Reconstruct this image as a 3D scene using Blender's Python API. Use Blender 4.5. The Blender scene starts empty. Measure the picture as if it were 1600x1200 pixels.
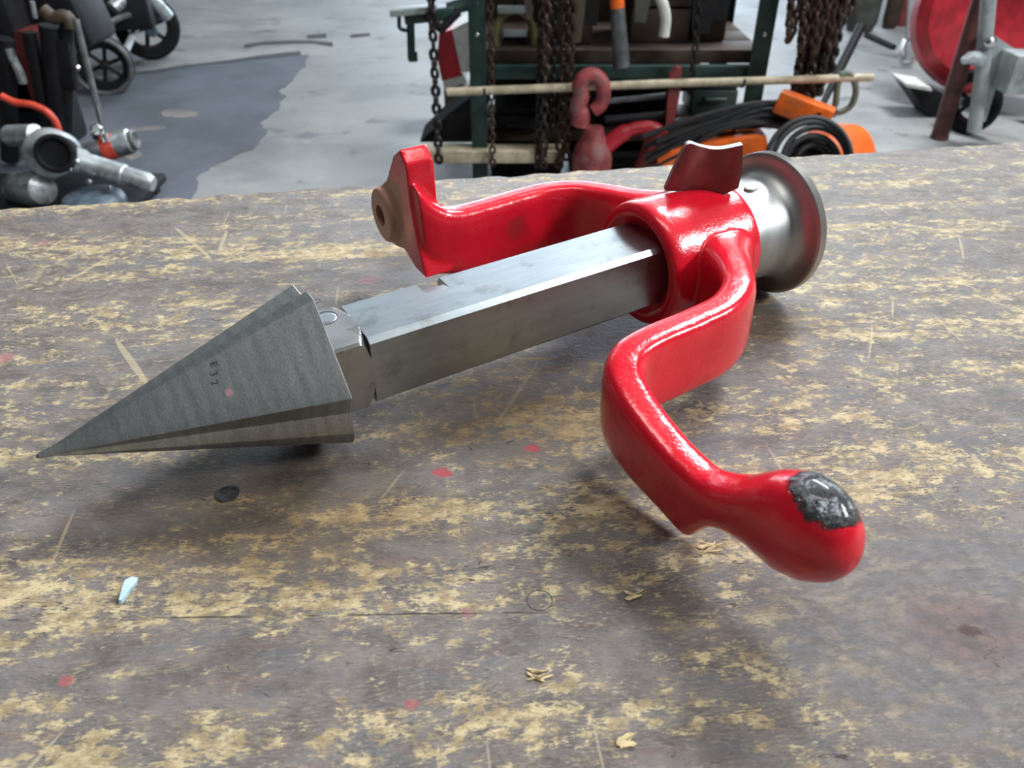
import bpy, bmesh, math, random
import numpy as np
from mathutils import Vector, Matrix

random.seed(7)
S = bpy.context.scene
COL = S.collection
R = math.radians

# ------------------------------------------------------------------ camera
CAM_H = 0.20
PITCH = R(35.0)
cam = bpy.data.cameras.new('camera')
cam.sensor_width = 36.0
cam.lens = 28.125
cam.clip_start = 0.01
cam.clip_end = 60
cam_o = bpy.data.objects.new('camera', cam)
cam_o.location = (0, 0, CAM_H)
cam_o.rotation_euler = (math.pi / 2 - PITCH, 0, 0)
COL.objects.link(cam_o)
S.camera = cam_o
cam.dof.use_dof = True
cam.dof.focus_distance = 0.33
cam.dof.aperture_fstop = 20.0

# ------------------------------------------------------------------ world and lights
S.view_settings.view_transform = 'Standard'
S.view_settings.look = 'None'
S.view_settings.gamma = 1.0
S.view_settings.exposure = 0.15
S.view_settings.use_curve_mapping = False
w = bpy.data.worlds.new('world')
S.world = w
w.use_nodes = True
bg = w.node_tree.nodes['Background']
bg.inputs[0].default_value = (0.80, 0.90, 1.0, 1)
bg.inputs[1].default_value = 0.30


def area(name, loc, target, sx, sy, power, color):
    l = bpy.data.lights.new(name, 'AREA')
    l.shape = 'RECTANGLE'
    l.size = sx
    l.size_y = sy
    l.energy = power
    l.color = color
    o = bpy.data.objects.new(name, l)
    o.location = loc
    d = Vector(target) - Vector(loc)
    o.rotation_euler = d.to_track_quat('-Z', 'Y').to_euler()
    COL.objects.link(o)
    return o


# roof light far behind the racks, side window on the right, fluorescent fixture overhead, added back strip
area('roof_light_back', (2.05, 3.35, 3.55), (0.0, 0.4, 0.0), 1.7, 0.9, 370, (0.93, 0.97, 1.0))
area('bay_door_daylight', (1.0, 11.7, 1.25), (0.4, 0.6, 0.0), 6.0, 3.4, 520, (0.74, 0.86, 1.0))
area('bar_fill_strip', (-0.6, 7.2, 3.6), (-0.6, 6.6, 0.0), 7.0, 0.8, 90, (0.85, 0.93, 1.0))  # strip added to put a pale streak on the bar's top face
area('side_window_right', (4.3, -0.3, 2.85), (0.0, 0.4, 0.0), 1.3, 0.65, 215, (0.95, 0.98, 1.0))
area('ceiling_light_front', (0.2, 0.2, 3.3), (0.2, 0.2, 0), 2.4, 0.3, 42, (1.0, 0.97, 0.92))

# ------------------------------------------------------------------ helpers
FPX = 1250.0
C0 = Vector((0, 0, CAM_H))
FW = Vector((0, math.cos(PITCH), -math.sin(PITCH)))
RT = Vector((1, 0, 0))
DN = Vector((0, -math.sin(PITCH), -math.cos(PITCH)))
FLOOR = -0.85


def ray(u, v):
    return FW + RT * ((u - 800) / FPX) + DN * ((v - 600) / FPX)


def gp(u, v, z=FLOOR):
    """survey point: where a line of sight meets a level plane"""
    d = ray(u, v)
    return C0 + d * ((z - CAM_H) / d.z)


def pt(u, v, y):
    """survey point: where a line of sight meets the vertical plane at distance y"""
    d = ray(u, v)
    return C0 + d * (y / d.y)


def frame(axis, up=(0, 0, 1)):
    a = Vector(axis).normalized()
    u = Vector(up)
    if abs(a.dot(u)) > 0.98:
        u = Vector((0, 1, 0))
    b = u.cross(a).normalized()
    c = a.cross(b)
    return a, b, c


def rings_to_bm(bm, rings, cap=True, closed=True):
    vs = [[bm.verts.new(p) for p in r] for r in rings]
    n = len(rings[0])
    for i in range(len(vs) - 1):
        for j in range(n if closed else n - 1):
            k = (j + 1) % n
            try:
                bm.faces.new((vs[i][j], vs[i][k], vs[i + 1][k], vs[i + 1][j]))
            except ValueError:
                pass
    if cap:
        for r in (list(reversed(vs[0])), vs[-1]):
            try:
                bm.faces.new(r)
            except ValueError:
                pass
    return bm


def box(bm, c, size, rot=None, bev=0.0):
    m = Matrix.Translation(Vector(c))
    if rot is not None:
        m = m @ rot
    m = m @ Matrix.Diagonal((size[0], size[1], size[2], 1))
    r = bmesh.ops.create_cube(bm, size=1.0, matrix=m)
    if bev > 0:
        es = list({e for v in r['verts'] for e in v.link_edges})
        bmesh.ops.bevel(bm, geom=es, offset=bev, segments=2, affect='EDGES', profile=0.5)
    return bm


def smooth_path(pts, sub=6):
    P = [Vector(p) for p in pts]
    if len(P) < 3:
        return P
    out = []
    for i in range(len(P) - 1):
        p0 = P[max(i - 1, 0)]
        p1, p2 = P[i], P[i + 1]
        p3 = P[min(i + 2, len(P) - 1)]
        for k in range(sub):
            t = k / sub
            out.append(0.5 * ((2 * p1) + (p2 - p0) * t + (2 * p0 - 5 * p1 + 4 * p2 - p3) * t * t + (3 * p1 - p0 - 3 * p2 + p3) * t ** 3))
    out.append(P[-1])
    return out


def tube(bm, pts, r, n=12, sub=0):
    P = smooth_path(pts, sub) if sub else [Vector(p) for p in pts]
    rings = []
    prev = None
    for i, p in enumerate(P):
        t = (P[min(i + 1, len(P) - 1)] - P[max(i - 1, 0)]).normalized()
        if prev is None:
            _, b, c = frame(t)
        else:
            b = (prev - t * prev.dot(t)).normalized()
            c = t.cross(b)
        prev = b
        rr = r[min(i, len(r) - 1)] if isinstance(r, (list, tuple)) else r
        rings.append([p + (b * math.cos(2 * math.pi * j / n) + c * math.sin(2 * math.pi * j / n)) * rr for j in range(n)])
    return rings_to_bm(bm, rings)


def lathe(bm, o, axis, prof, n=32, up=(0, 0, 1), closed_profile=False):
    a, b, c = frame(axis, up)
    o = Vector(o)
    rings = [[o + a * s + (b * math.cos(2 * math.pi * j / n) + c * math.sin(2 * math.pi * j / n)) * max(r, 1e-5) for j in range(n)] for s, r in prof]
    if closed_profile:
        rings.append(rings[0])
        rings_to_bm(bm, rings, cap=False)
        bmesh.ops.remove_doubles(bm, verts=bm.verts, dist=1e-7)
        return bm
    return rings_to_bm(bm, rings)


def torus(bm, c, axis, Rr, r, n=32, m=10, up=(0, 0, 1), sc=(1, 1)):
    a, b, d = frame(axis, up)
    rings = []
    for i in range(n + 1):
        th = 2 * math.pi * i / n
        rad = b * math.cos(th) * sc[0] + d * math.sin(th) * sc[1]
        rad1 = rad.normalized()
        cc = Vector(c) + rad * Rr
        rings.append([cc + (rad1 * math.cos(2 * math.pi * j / m) + a * math.sin(2 * math.pi * j / m)) * r for j in range(m)])
    rings_to_bm(bm, rings, cap=False)
    bmesh.ops.remove_doubles(bm, verts=bm.verts, dist=1e-7)
    return bm


def prism(bm, pts3, thick):
    """closed outline of 3-D points pushed along a thickness vector"""
    t = Vector(thick)
    a = [Vector(p) for p in pts3]
    return rings_to_bm(bm, [a, [p + t for p in a]])


def mesh_from(bm, name, smooth=True, angle=35):
    bmesh.ops.recalc_face_normals(bm, faces=bm.faces)
    me = bpy.data.meshes.new(name)
    bm.to_mesh(me)
    bm.free()
    if smooth:
        me.polygons.foreach_set('use_smooth', [True] * len(me.polygons))
        try:
            me.set_sharp_from_angle(angle=R(angle))
        except Exception:
            pass
    return me


def thing(name, label, cat, base, group=None):
    o = bpy.data.objects.new(name, None)
    o.empty_display_size = 0.02
    o.location = Vector(base)
    o['label'] = label
    o['category'] = cat
    if group:
        o['group'] = group
    COL.objects.link(o)
    return o


def root_of(o):
    while o.parent:
        o = o.parent
    return o


def part(name, bm, m, parent, label=None, smooth=True, angle=35):
    """a mesh given in world coordinates, stored relative to its thing's base"""
    base = Vector(root_of(parent).location)
    bmesh.ops.translate(bm, verts=bm.verts, vec=-base)
    me = mesh_from(bm, name, smooth, angle)
    o = bpy.data.objects.new(name, me)
    if m:
        me.materials.append(m)
    o.parent = parent
    if label:
        o['label'] = label
    COL.objects.link(o)
    return o


def solo(name, bm, m, label, cat, base, group=None, smooth=True, angle=35):
    bmesh.ops.translate(bm, verts=bm.verts, vec=-Vector(base))
    me = mesh_from(bm, name, smooth, angle)
    me.materials.append(m)
    o = bpy.data.objects.new(name, me)
    o.location = Vector(base)
    o['label'] = label
    o['category'] = cat
    if group:
        o['group'] = group
    COL.objects.link(o)
    return o


def NB():
    return bmesh.new()


# ------------------------------------------------------------------ materials
class NT:
    def __init__(self, name):
        self.m = bpy.data.materials.new(name)
        self.m.use_nodes = True
        self.t = self.m.node_tree
        self.b = self.t.nodes['Principled BSDF']
        self.co = self.t.nodes.new('ShaderNodeTexCoord').outputs['Object']

    def n(self, typ, **kw):
        nd = self.t.nodes.new(typ)
        for k, v in kw.items():
            setattr(nd, k, v)
        return nd

    def link(self, a, b):
        self.t.links.new(a, b)

    def _set(self, sock, v):
        if isinstance(v, bpy.types.NodeSocket):
            self.link(v, sock)
        elif isinstance(v, (tuple, list)) and len(v) == 3 and sock.type == 'RGBA':
            sock.default_value = (*v, 1)
        else:
            sock.default_value = v

    def mapping(self, scale=(1, 1, 1), rot=(0, 0, 0), loc=(0, 0, 0), src=None):
        nd = self.n('ShaderNodeMapping')
        self.link(src or self.co, nd.inputs[0])
        nd.inputs['Scale'].default_value = scale
        nd.inputs['Rotation'].default_value = rot
        nd.inputs['Location'].default_value = loc
        return nd.outputs[0]

    def noise(self, scale, detail=4, rough=0.55, src=None, dist=0.0):
        nd = self.n('ShaderNodeTexNoise')
        self.link(src or self.co, nd.inputs['Vector'])
        nd.inputs['Scale'].default_value = scale
        nd.inputs['Detail'].default_value = detail
        nd.inputs['Roughness'].default_value = rough
        nd.inputs['Distortion'].default_value = dist
        return nd.outputs['Fac']

    def ramp(self, fac, a, b, lo=0.0, hi=1.0):
        nd = self.n('ShaderNodeMapRange', interpolation_type='SMOOTHSTEP')
        self._set(nd.inputs[0], fac)
        nd.inputs[1].default_value = a
        nd.inputs[2].default_value = b
        nd.inputs[3].default_value = lo
        nd.inputs[4].default_value = hi
        return nd.outputs[0]

    def math(self, op, a, b=0.0, c=0.0):
        nd = self.n('ShaderNodeMath', operation=op)
        self._set(nd.inputs[0], a)
        self._set(nd.inputs[1], b)
        self._set(nd.inputs[2], c)
        return nd.outputs[0]

    def mix(self, fac, a, b, mode='MIX'):
        nd = self.n('ShaderNodeMix', data_type='RGBA', blend_type=mode)
        self._set(nd.inputs[0], fac)
        self._set(nd.inputs[6], a)
        self._set(nd.inputs[7], b)
        return nd.outputs[2]

    def xyz(self, src=None):
        nd = self.n('ShaderNodeSeparateXYZ')
        self.link(src or self.co, nd.inputs[0])
        return nd.outputs

    def dist(self, p, scale=(1, 1, 1), warp=0.0, wscale=50.0, src=None):
        """scaled distance from a point, with a noisy edge"""
        s = self.n('ShaderNodeVectorMath', operation='SUBTRACT')
        self.link(src or self.co, s.inputs[0])
        s.inputs[1].default_value = p
        k = self.n('ShaderNodeVectorMath', operation='MULTIPLY')
        self.link(s.outputs[0], k.inputs[0])
        k.inputs[1].default_value = scale
        l = self.n('ShaderNodeVectorMath', operation='LENGTH')
        self.link(k.outputs[0], l.inputs[0])
        d = l.outputs['Value']
        if warp:
            nz = self.noise(wscale, 4, 0.6, src)
            d = self.math('ADD', d, self.math('MULTIPLY', self.math('SUBTRACT', nz, 0.5), warp))
        return d

    def bump(self, h, strength=0.3, distance=0.001):
        nd = self.n('ShaderNodeBump')
        self.link(h, nd.inputs['Height'])
        nd.inputs['Strength'].default_value = strength
        nd.inputs['Distance'].default_value = distance
        self.link(nd.outputs[0], self.b.inputs['Normal'])

    def out(self, col, rough=0.5, metal=0.0, spec=None, coat=None):
        self._set(self.b.inputs['Base Color'], col)
        self._set(self.b.inputs['Roughness'], rough)
        self._set(self.b.inputs['Metallic'], metal)
        if spec is not None:
            self.b.inputs['Specular IOR Level'].default_value = spec
        if coat:
            self.b.inputs['Coat Weight'].default_value = coat[0]
            self.b.inputs['Coat Roughness'].default_value = coat[1]
        return self.m


def simple(name, col, rough=0.5, metal=0.0, var=0.35, scale=30.0, dirt=None, bump=0.0):
    k = NT(name)
    nz = k.noise(scale, 5, 0.6)
    c = k.mix(k.ramp(nz, 0.35, 0.65), tuple(x * (1 - var) for x in col), tuple(min(1, x * (1 + var * 0.6)) for x in col))
    if dirt:
        c = k.mix(k.ramp(k.noise(scale * 0.45, 6, 0.65), 0.5, 0.62), c, dirt)
    if bump:
        k.bump(nz, bump, 0.002)
    return k.out(c, rough, metal)


# geometry of the reamer: tip, axis and cross directions
TIP = Vector((-0.15837525, 0.20404700, 0.02750000))
KNOB = Vector((0.12835393, 0.37570313, 0.0355))
AX = (KNOB - TIP).normalized()
AY = Vector((0, 0, 1)).cross(AX).normalized()
AZ = AX.cross(AY)
VIEW0 = 33.6  # the side of the tool turned to the photographer, degrees above level


def tl(x, y, z):
    """tool coordinates in millimetres -> world"""
    return TIP + AX * (x * 1e-3) + AY * (y * 1e-3) + AZ * (z * 1e-3)


TOOLM = Matrix((AX, AY, AZ)).transposed()


def m_red():
    k = NT('red_enamel')
    n1 = k.noise(45, 4, 0.6)
    col = k.mix(k.ramp(n1, 0.3, 0.7), (0.62, 0.008, 0.022), (0.72, 0.012, 0.030))
    # fine orange peel of brushed enamel
    peel = k.noise(900, 3, 0.6)
    lump = k.noise(120, 3, 0.5)
    h = k.math('ADD', k.math('MULTIPLY', peel, 0.35), k.math('MULTIPLY', lump, 0.9))
    # grease smudge on the far arm, worn patch beside the latch
    sm = k.ramp(k.dist((0.222, 0.056, 0.004), (1, 1, 1), 0.016, 140), 0.001, 0.010, 0.6, 0.0)
    col = k.mix(sm, col, (0.16, 0.022, 0.024))
    wn = k.ramp(k.dist((0.298, -0.006, 0.029), (0.9, 0.8, 1), 0.006, 200), 0.003, 0.0055, 0.7, 0.0)
    col = k.mix(wn, col, (0.45, 0.17, 0.17))
    # bare casting on the bolt pad
    x = k.xyz()
    pad = k.math('MULTIPLY', k.ramp(k.math('ADD', x[0], k.math('MULTIPLY', k.noise(150, 3), 0.004)), 0.1735, 0.1748, 1.0, 0.0), k.ramp(x[1], 0.072, 0.078))
    pad = k.math('MULTIPLY', pad, k.ramp(x[2], 0.030, 0.034, 1.0, 0.0))
    col = k.mix(pad, col, (0.44, 0.225, 0.17))
    # charred, bubbled paint on the bulb
    d = k.dist((0.1925, -0.1655, 0.0240), (0.80, 0.80, 0.85), 0.008, 230)
    burn = k.ramp(d, 0.0090, 0.0102, 1.0, 0.0)
    sil = k.math('MULTIPLY', burn, k.ramp(k.noise(420, 5, 0.7), 0.47, 0.66, 0.0, 0.85))
    edge = k.math('MULTIPLY', burn, k.ramp(d, 0.0062, 0.0092))
    sil = k.math('MULTIPLY', sil, k.math('SUBTRACT', 1.0, edge))
    col = k.mix(burn, col, (0.012, 0.013, 0.016))
    col = k.mix(sil, col, (0.42, 0.47, 0.50))
    h = k.math('ADD', h, k.math('MULTIPLY', k.math('MULTIPLY', burn, k.noise(330, 5, 0.7)), 6.0))
    k.bump(h, 0.65, 0.0006)
    rough = k.math('ADD', 0.16, k.math('MULTIPLY', pad, 0.4))
    rough = k.math('ADD', rough, k.math('MULTIPLY', sm, 0.2))
    return k.out(col, rough, k.math('MULTIPLY', sil, 0.6), 0.5, (0.25, 0.08))


def m_steel(name, c0, c1, rough=0.36, streak=None, stain=None):
    k = NT(name)
    s = k.noise(60, 5, 0.6, k.mapping(streak or (1, 8, 8)))
    col = k.mix(k.ramp(s, 0.35, 0.65), c0, c1)
    if stain:
        col = k.mix(k.ramp(k.noise(70, 6, 0.65), 0.52, 0.68, 0.0, 0.7), col, stain)
    f = k.noise(900, 3, 0.6, k.mapping(streak or (1, 8, 8)))
    k.bump(f, 0.06, 0.0003)
    r = k.math('ADD', rough - 0.07, k.math('MULTIPLY', s, 0.14))
    return k.out(col, r, 1.0)


def cone_plane_hit(u, v, RC=0.0323, LC=0.1000):
    inv = Matrix((AX, AY, AZ))
    o, d = inv @ (C0 - TIP), inv @ ray(u, v)
    hh = RC * math.cos(R(35)) / LC
    a = R(11 + VIEW0)
    n = Vector((-hh, -math.cos(a), math.sin(a)))
    return tuple(o + d * (-(o.dot(n)) / d.dot(n)))


DAB = cone_plane_hit(358, 613)


def m_cone():
    k = NT('reamer_cone_steel')
    # rippled mill marks across the flutes
    wv = k.n('ShaderNodeTexWave', wave_type='BANDS', bands_direction='X')
    k.link(k.co, wv.inputs['Vector'])
    wv.inputs['Scale'].default_value = 62
    wv.inputs['Distortion'].default_value = 1.6
    wv.inputs['Detail'].default_value = 2
    wv.inputs['Detail Scale'].default_value = 1.2
    s = k.noise(55, 6, 0.65, k.mapping((5, 1, 1)))
    mask = k.ramp(k.noise(28, 3), 0.42, 0.62)
    m = k.math('MULTIPLY', k.math('MULTIPLY', wv.outputs['Fac'], mask), 0.6)
    col = k.mix(k.ramp(s, 0.3, 0.7), (0.34, 0.365, 0.37), (0.46, 0.485, 0.485))
    col = k.mix(k.math('MULTIPLY', m, 0.7), col, (0.56, 0.575, 0.565))
    fine = k.noise(750, 4, 0.65, k.mapping((4, 1, 1)))
    col = k.mix(k.ramp(fine, 0.4, 0.62, 0.0, 0.35), col, (0.13, 0.12, 0.11))
    # red paint dab
    d = k.dist(DAB, (1, 1, 0.8), 0.0016, 700)
    dab = k.ramp(d, 0.0007, 0.0017, 0.75, 0.0)
    col = k.mix(dab, col, (0.42, 0.14, 0.14))
    k.bump(k.math('ADD', k.math('MULTIPLY', wv.outputs['Fac'], 0.6), fine), 0.14, 0.0003)
    return k.out(col, 0.42, k.math('SUBTRACT', 0.95, dab))


def m_bench():
    k = NT('worn_bench_timber')
    g = k.mapping((1, 1, 1), (0, 0, R(-5)))
    warpn = k.n('ShaderNodeTexNoise')
    k.link(g, warpn.inputs['Vector'])
    warpn.inputs['Scale'].default_value = 7.0
    warpn.inputs['Detail'].default_value = 2
    wv = k.n('ShaderNodeVectorMath', operation='MULTIPLY_ADD')
    k.link(warpn.outputs['Color'], wv.inputs[0])
    wv.inputs[1].default_value = (0.02, 0.014, 0)
    k.link(g, wv.inputs[2])
    gw = wv.outputs[0]
    s2 = k.mapping((1, 1.65, 1), src=gw)
    s4 = k.mapping((1, 4.0, 1), src=gw)
    s9 = k.mapping((1, 8.0, 1), src=gw)
    # growth bands, worn zones, flaking patches, torn fibre
    band = k.noise(8.0, 3, 0.55, k.mapping((0.45, 4.5, 1), src=gw))
    zone = k.noise(13.0, 3, 0.55, s2)
    mid = k.noise(60.0, 5, 0.62, s2)
    patch = k.noise(172.0, 9, 0.72, k.mapping((1, 1.6, 1), src=gw))
    torn = k.noise(360.0, 6, 0.74, s4)
    fine = k.noise(520.0, 5, 0.7, s9)
    c_ = lambda f, wgt: k.math('MULTIPLY', k.math('SUBTRACT', f, 0.5), wgt)
    m = k.math('ADD', c_(patch, 1.30), c_(torn, 0.80))
    m = k.math('ADD', m, c_(mid, 0.95))
    m = k.math('ADD', m, c_(zone, 0.50))
    m = k.math('ADD', m, c_(band, 0.80))
    bare = k.ramp(m, 0.005, 0.15)
    # grime film
    gz = k.noise(48, 6, 0.62, s2)
    gcol = k.mix(k.ramp(gz, 0.36, 0.64), (0.095, 0.080, 0.075), (0.190, 0.168, 0.162))
    gcol = k.mix(k.ramp(k.noise(32, 5, 0.6, s2), 0.50, 0.66, 0, 0.75), gcol, (0.120, 0.122, 0.136))
    gcol = k.mix(k.ramp(k.noise(41, 5, 0.62, s4), 0.54, 0.66, 0, 0.6), gcol, (0.165, 0.105, 0.095))
    gcol = k.mix(k.ramp(torn, 0.50, 0.66, 0.0, 0.5), gcol, (0.25, 0.22, 0.185))
    gcol = k.mix(k.math('MULTIPLY', k.ramp(m, -0.22, 0.05), k.ramp(torn, 0.42, 0.60, 0.0, 0.6)), gcol, (0.265, 0.225, 0.18))
    gcol = k.mix(k.ramp(k.noise(420, 4, 0.7, s2), 0.54, 0.68, 0.0, 0.5), gcol, (0.06, 0.05, 0.046))
    # bare wood
    wz = k.noise(110, 6, 0.7, s2)
    wcol = k.mix(k.ramp(wz, 0.36, 0.62), (0.32, 0.235, 0.120), (0.69, 0.57, 0.335))
    wcol = k.mix(k.ramp(fine, 0.36, 0.58, 0.55, 0.0), wcol, (0.20, 0.145, 0.085))
    col = k.mix(k.math('MULTIPLY', bare, 0.95), gcol, wcol)
    # dark flecks and pits
    fl = k.noise(210, 5, 0.7, k.mapping((1, 2.6, 1), (0, 0, 0), (2.3, 1.1, 0), gw))
    col = k.mix(k.ramp(fl, 0.58, 0.68, 0, 0.8), col, (0.055, 0.043, 0.036))
    # short pale nicks across the grain
    for sc, rot, seed in ((70, 1.45, 3.1), (55, 0.9, 8.7), (60, -1.2, 5.2)):
        q = k.mapping((0.16, 3.2, 1), src=k.mapping((1, 1, 1), (0, 0, rot), (seed, seed * 1.7, 0)))
        a = k.noise(sc, 1, 0.3, q)
        ln = k.ramp(a, 0.745, 0.775)
        col = k.mix(k.math('MULTIPLY', ln, 0.5), col, (0.56, 0.46, 0.29))
    # hairline cracks along the grain
    ca = k.noise(26, 3, 0.6, k.mapping((0.7, 4.0, 1), src=gw))
    crack = k.ramp(k.math('ABSOLUTE', k.math('SUBTRACT', ca, 0.47)), 0.001, 0.006, 1.0, 0.0)
    crack = k.math('MULTIPLY', crack, k.ramp(k.noise(38, 3), 0.56, 0.63))
    col = k.mix(k.math('MULTIPLY', crack, 0.85), col, (0.03, 0.022, 0.018))
    # one long straight split near the front
    sp0, sp1 = gp(195, 966, 0), gp(890, 957, 0)
    sx = k.xyz()
    sl = (sp1.y - sp0.y) / (sp1.x - sp0.x)
    yy = k.math('SUBTRACT', sx[1], k.math('MULTIPLY_ADD', sx[0], sl, sp0.y - sl * sp0.x))
    yy = k.math('ADD', yy, k.math('MULTIPLY', k.math('SUBTRACT', k.noise(90, 3), 0.5), 0.0012))
    spl = k.ramp(k.math('ABSOLUTE', yy), 0.00012, 0.00045, 1.0, 0.0)
    spl = k.math('MULTIPLY', spl, k.math('MULTIPLY', k.ramp(sx[0], sp0.x, sp0.x + 0.02), k.ramp(sx[0], sp1.x - 0.02, sp1.x, 1.0, 0.0)))
    spl = k.math('MULTIPLY', spl, k.ramp(k.noise(60, 2), 0.40, 0.55))
    col = k.mix(k.math('MULTIPLY', spl, 0.8), col, (0.04, 0.028, 0.022))
    # knot: smooth blue-grey surround, ring edge, red-brown heart with a check
    kp = gp(1512, 985, 0.0)
    kd = k.dist(tuple(kp), (0.66, 1.0, 1.0), 0.012, 45)
    halo = k.ramp(kd, 0.030, 0.052, 1.0, 0.0)
    ring = k.math('SINE', k.math('MULTIPLY', kd, 520.0))
    kn = k.noise(170, 6, 0.68, s2)
    rcol = k.mix(k.ramp(kn, 0.38, 0.66), (0.115, 0.108, 0.112), (0.175, 0.168, 0.175))
    rcol = k.mix(k.math('MULTIPLY', k.ramp(ring, 0.3, 1.0, 0, 0.5), k.ramp(kn, 0.4, 0.6)), rcol, (0.30, 0.245, 0.175))
    col = k.mix(k.math('MULTIPLY', halo, 0.80), col, rcol)
    heart = k.ramp(kd, 0.006, 0.020, 0.7, 0.0)
    hc = k.mix(k.ramp(k.noise(130, 6, 0.68), 0.38, 0.66), (0.085, 0.062, 0.066), (0.21, 0.125, 0.112))
    col = k.mix(heart, col, hc)
    pit = k.ramp(k.dist(tuple(gp(1516, 985, 0)), (0.5, 0.9, 1), 0.004, 160), 0.0012, 0.0026, 0.85, 0.0)
    col = k.mix(pit, col, (0.05, 0.022, 0.018))
    # paint splashes
    for (u, v, rr, c, o) in ((690, 738, 0.0034, (0.42, 0.025, 0.04), 0.85), (832, 700, 0.0028, (0.62, 0.02, 0.05), 0.9), (104, 1064, 0.0022, (0.40, 0.08, 0.09), 0.7),
                             (575, 438, 0.006, (0.34, 0.12, 0.15), 0.5), (644, 1100, 0.0022, (0.42, 0.09, 0.09), 0.55), (4, 560, 0.005, (0.5, 0.16, 0.18), 0.5), (66, 380, 0.005, (0.40, 0.13, 0.14), 0.35), (730, 958, 0.0022, (0.40, 0.13, 0.14), 0.35)):
        p = gp(u, v, 0.0)
        dd = k.dist(tuple(p), (0.85, 1.1, 1), rr * 1.5, 330)
        dd = k.math('ADD', dd, k.math('MULTIPLY', k.math('SUBTRACT', torn, 0.5), rr * 1.2))
        col = k.mix(k.ramp(dd, rr * 0.65, rr * 1.05, o, 0.0), col, c)
    # oily cone stain, plus shade painted below cone, bar, hub and far arm
    oil_shade = None
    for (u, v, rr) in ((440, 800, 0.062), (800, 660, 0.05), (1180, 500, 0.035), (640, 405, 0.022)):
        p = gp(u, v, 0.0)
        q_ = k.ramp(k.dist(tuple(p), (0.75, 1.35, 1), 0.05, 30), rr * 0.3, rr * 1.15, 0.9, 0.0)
        oil_shade = q_ if oil_shade is None else k.math('MAXIMUM', oil_shade, q_)
    col = k.mix(oil_shade, col, k.mix(1.0, col, (0.50, 0.40, 0.26), 'MULTIPLY'))
    h = k.math('ADD', m, k.math('MULTIPLY', fine, 0.3))
    h = k.math('SUBTRACT', h, k.math('MULTIPLY', bare, 0.35))
    h = k.math('SUBTRACT', h, k.math('MULTIPLY', k.math('MAXIMUM', crack, spl), 1.2))
    k.bump(h, 0.6, 0.0011)
    rough = k.math('ADD', 0.44, k.math('MULTIPLY', bare, 0.16))
    return k.out(col, rough, 0.0, 0.55)


def m_floor():
    k = NT('worn_concrete')
    a = k.noise(1.6, 5, 0.6)
    b = k.noise(9, 6, 0.65)
    col = k.mix(k.ramp(a, 0.35, 0.65), (0.21, 0.215, 0.21), (0.31, 0.315, 0.305))
    col = k.mix(k.ramp(b, 0.35, 0.7, 0, 0.6), col, (0.24, 0.245, 0.25))
    col = k.mix(k.ramp(k.noise(5.5, 4, 0.6), 0.60, 0.68, 0, 0.75), col, (0.11, 0.115, 0.125))
    col = k.mix(k.ramp(k.noise(2.6, 5, 0.65, k.mapping((1, 1, 1), (0, 0, 0), (7, 3, 0))), 0.48, 0.64, 0, 0.55), col, (0.15, 0.155, 0.165))
    col = k.mix(k.ramp(k.noise(14, 4, 0.6, k.mapping((1, 1, 1), (0, 0, 0), (4, 2, 1))), 0.66, 0.72, 0, 0.7), col, (0.12, 0.12, 0.125))
    k.bump(b, 0.2, 0.004)
    return k.out(col, k.ramp(a, 0.3, 0.7, 0.52, 0.72), 0.0, 0.4)


M_RED = m_red()
M_CONE = m_cone()
M_BAR = m_steel('ground_bar_steel', (0.385, 0.425, 0.45), (0.43, 0.47, 0.495), 0.34, (1, 6, 6), (0.27, 0.275, 0.27))
M_COLLAR = m_steel('turned_collar_steel', (0.33, 0.33, 0.325), (0.43, 0.435, 0.43), 0.36, (1, 1, 1), (0.2, 0.18, 0.16))
M_KNOB = m_steel('knob_steel', (0.36, 0.37, 0.37), (0.42, 0.43, 0.43), 0.48, (3, 1, 1))
M_KNURL = simple('knurled_steel', (0.66, 0.67, 0.66), 0.42, 0.9, 0.1, 40)
M_HOSE = simple('black_cable_rubber', (0.016, 0.016, 0.018), 0.5)
M_LATCH = simple('latch_worn_red_plate', (0.29, 0.085, 0.090), 0.40, 0.35, 0.3, 60)
M_LATCHTOP = simple('latch_bare_edge', (0.52, 0.53, 0.52), 0.34, 0.9, 0.2, 300)
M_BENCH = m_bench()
M_FLOOR = m_floor()
M_PATCH = simple('dark_floor_coating', (0.098, 0.112, 0.134), 0.68, 0, 0.22, 3.0)
M_WORN = simple('worn_floor_spot', (0.20, 0.185, 0.175), 0.7, 0, 0.25, 12)
M_CRACK = simple('floor_crack_dirt', (0.05, 0.055, 0.06), 0.9)
M_BLACK = simple('black_rubber', (0.007, 0.007, 0.008), 0.75)
M_BLACKM = simple('black_painted_metal', (0.009, 0.009, 0.011), 0.6, 0.0)
for m_ in (M_BLACK, M_BLACKM):
    m_.node_tree.nodes['Principled BSDF'].inputs['Specular IOR Level'].default_value = 0.25
M_DARKB = simple('oily_dark_wood', (0.040, 0.024, 0.016), 0.7, 0, 0.4, 15)
M_GREEN = simple('rack_green_paint', (0.012, 0.036, 0.030), 0.45, 0, 0.3, 20)
M_GREENL = simple('faded_olive_paint', (0.12, 0.15, 0.11), 0.5, 0, 0.3, 40)
M_RUST = simple('rusty_chain_steel', (0.075, 0.042, 0.030), 0.55, 0.55, 0.5, 120, (0.045, 0.030, 0.024))
M_RUSTD = simple('dark_oiled_chain_steel', (0.032, 0.026, 0.025), 0.5, 0.55, 0.5, 120)
M_SILVER = simple('cast_aluminium', (0.46, 0.50, 0.51), 0.42, 0.6, 0.25, 30, (0.20, 0.21, 0.22))
M_CHROME = simple('chromed_steel', (0.62, 0.64, 0.66), 0.18, 1.0, 0.15)
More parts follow.
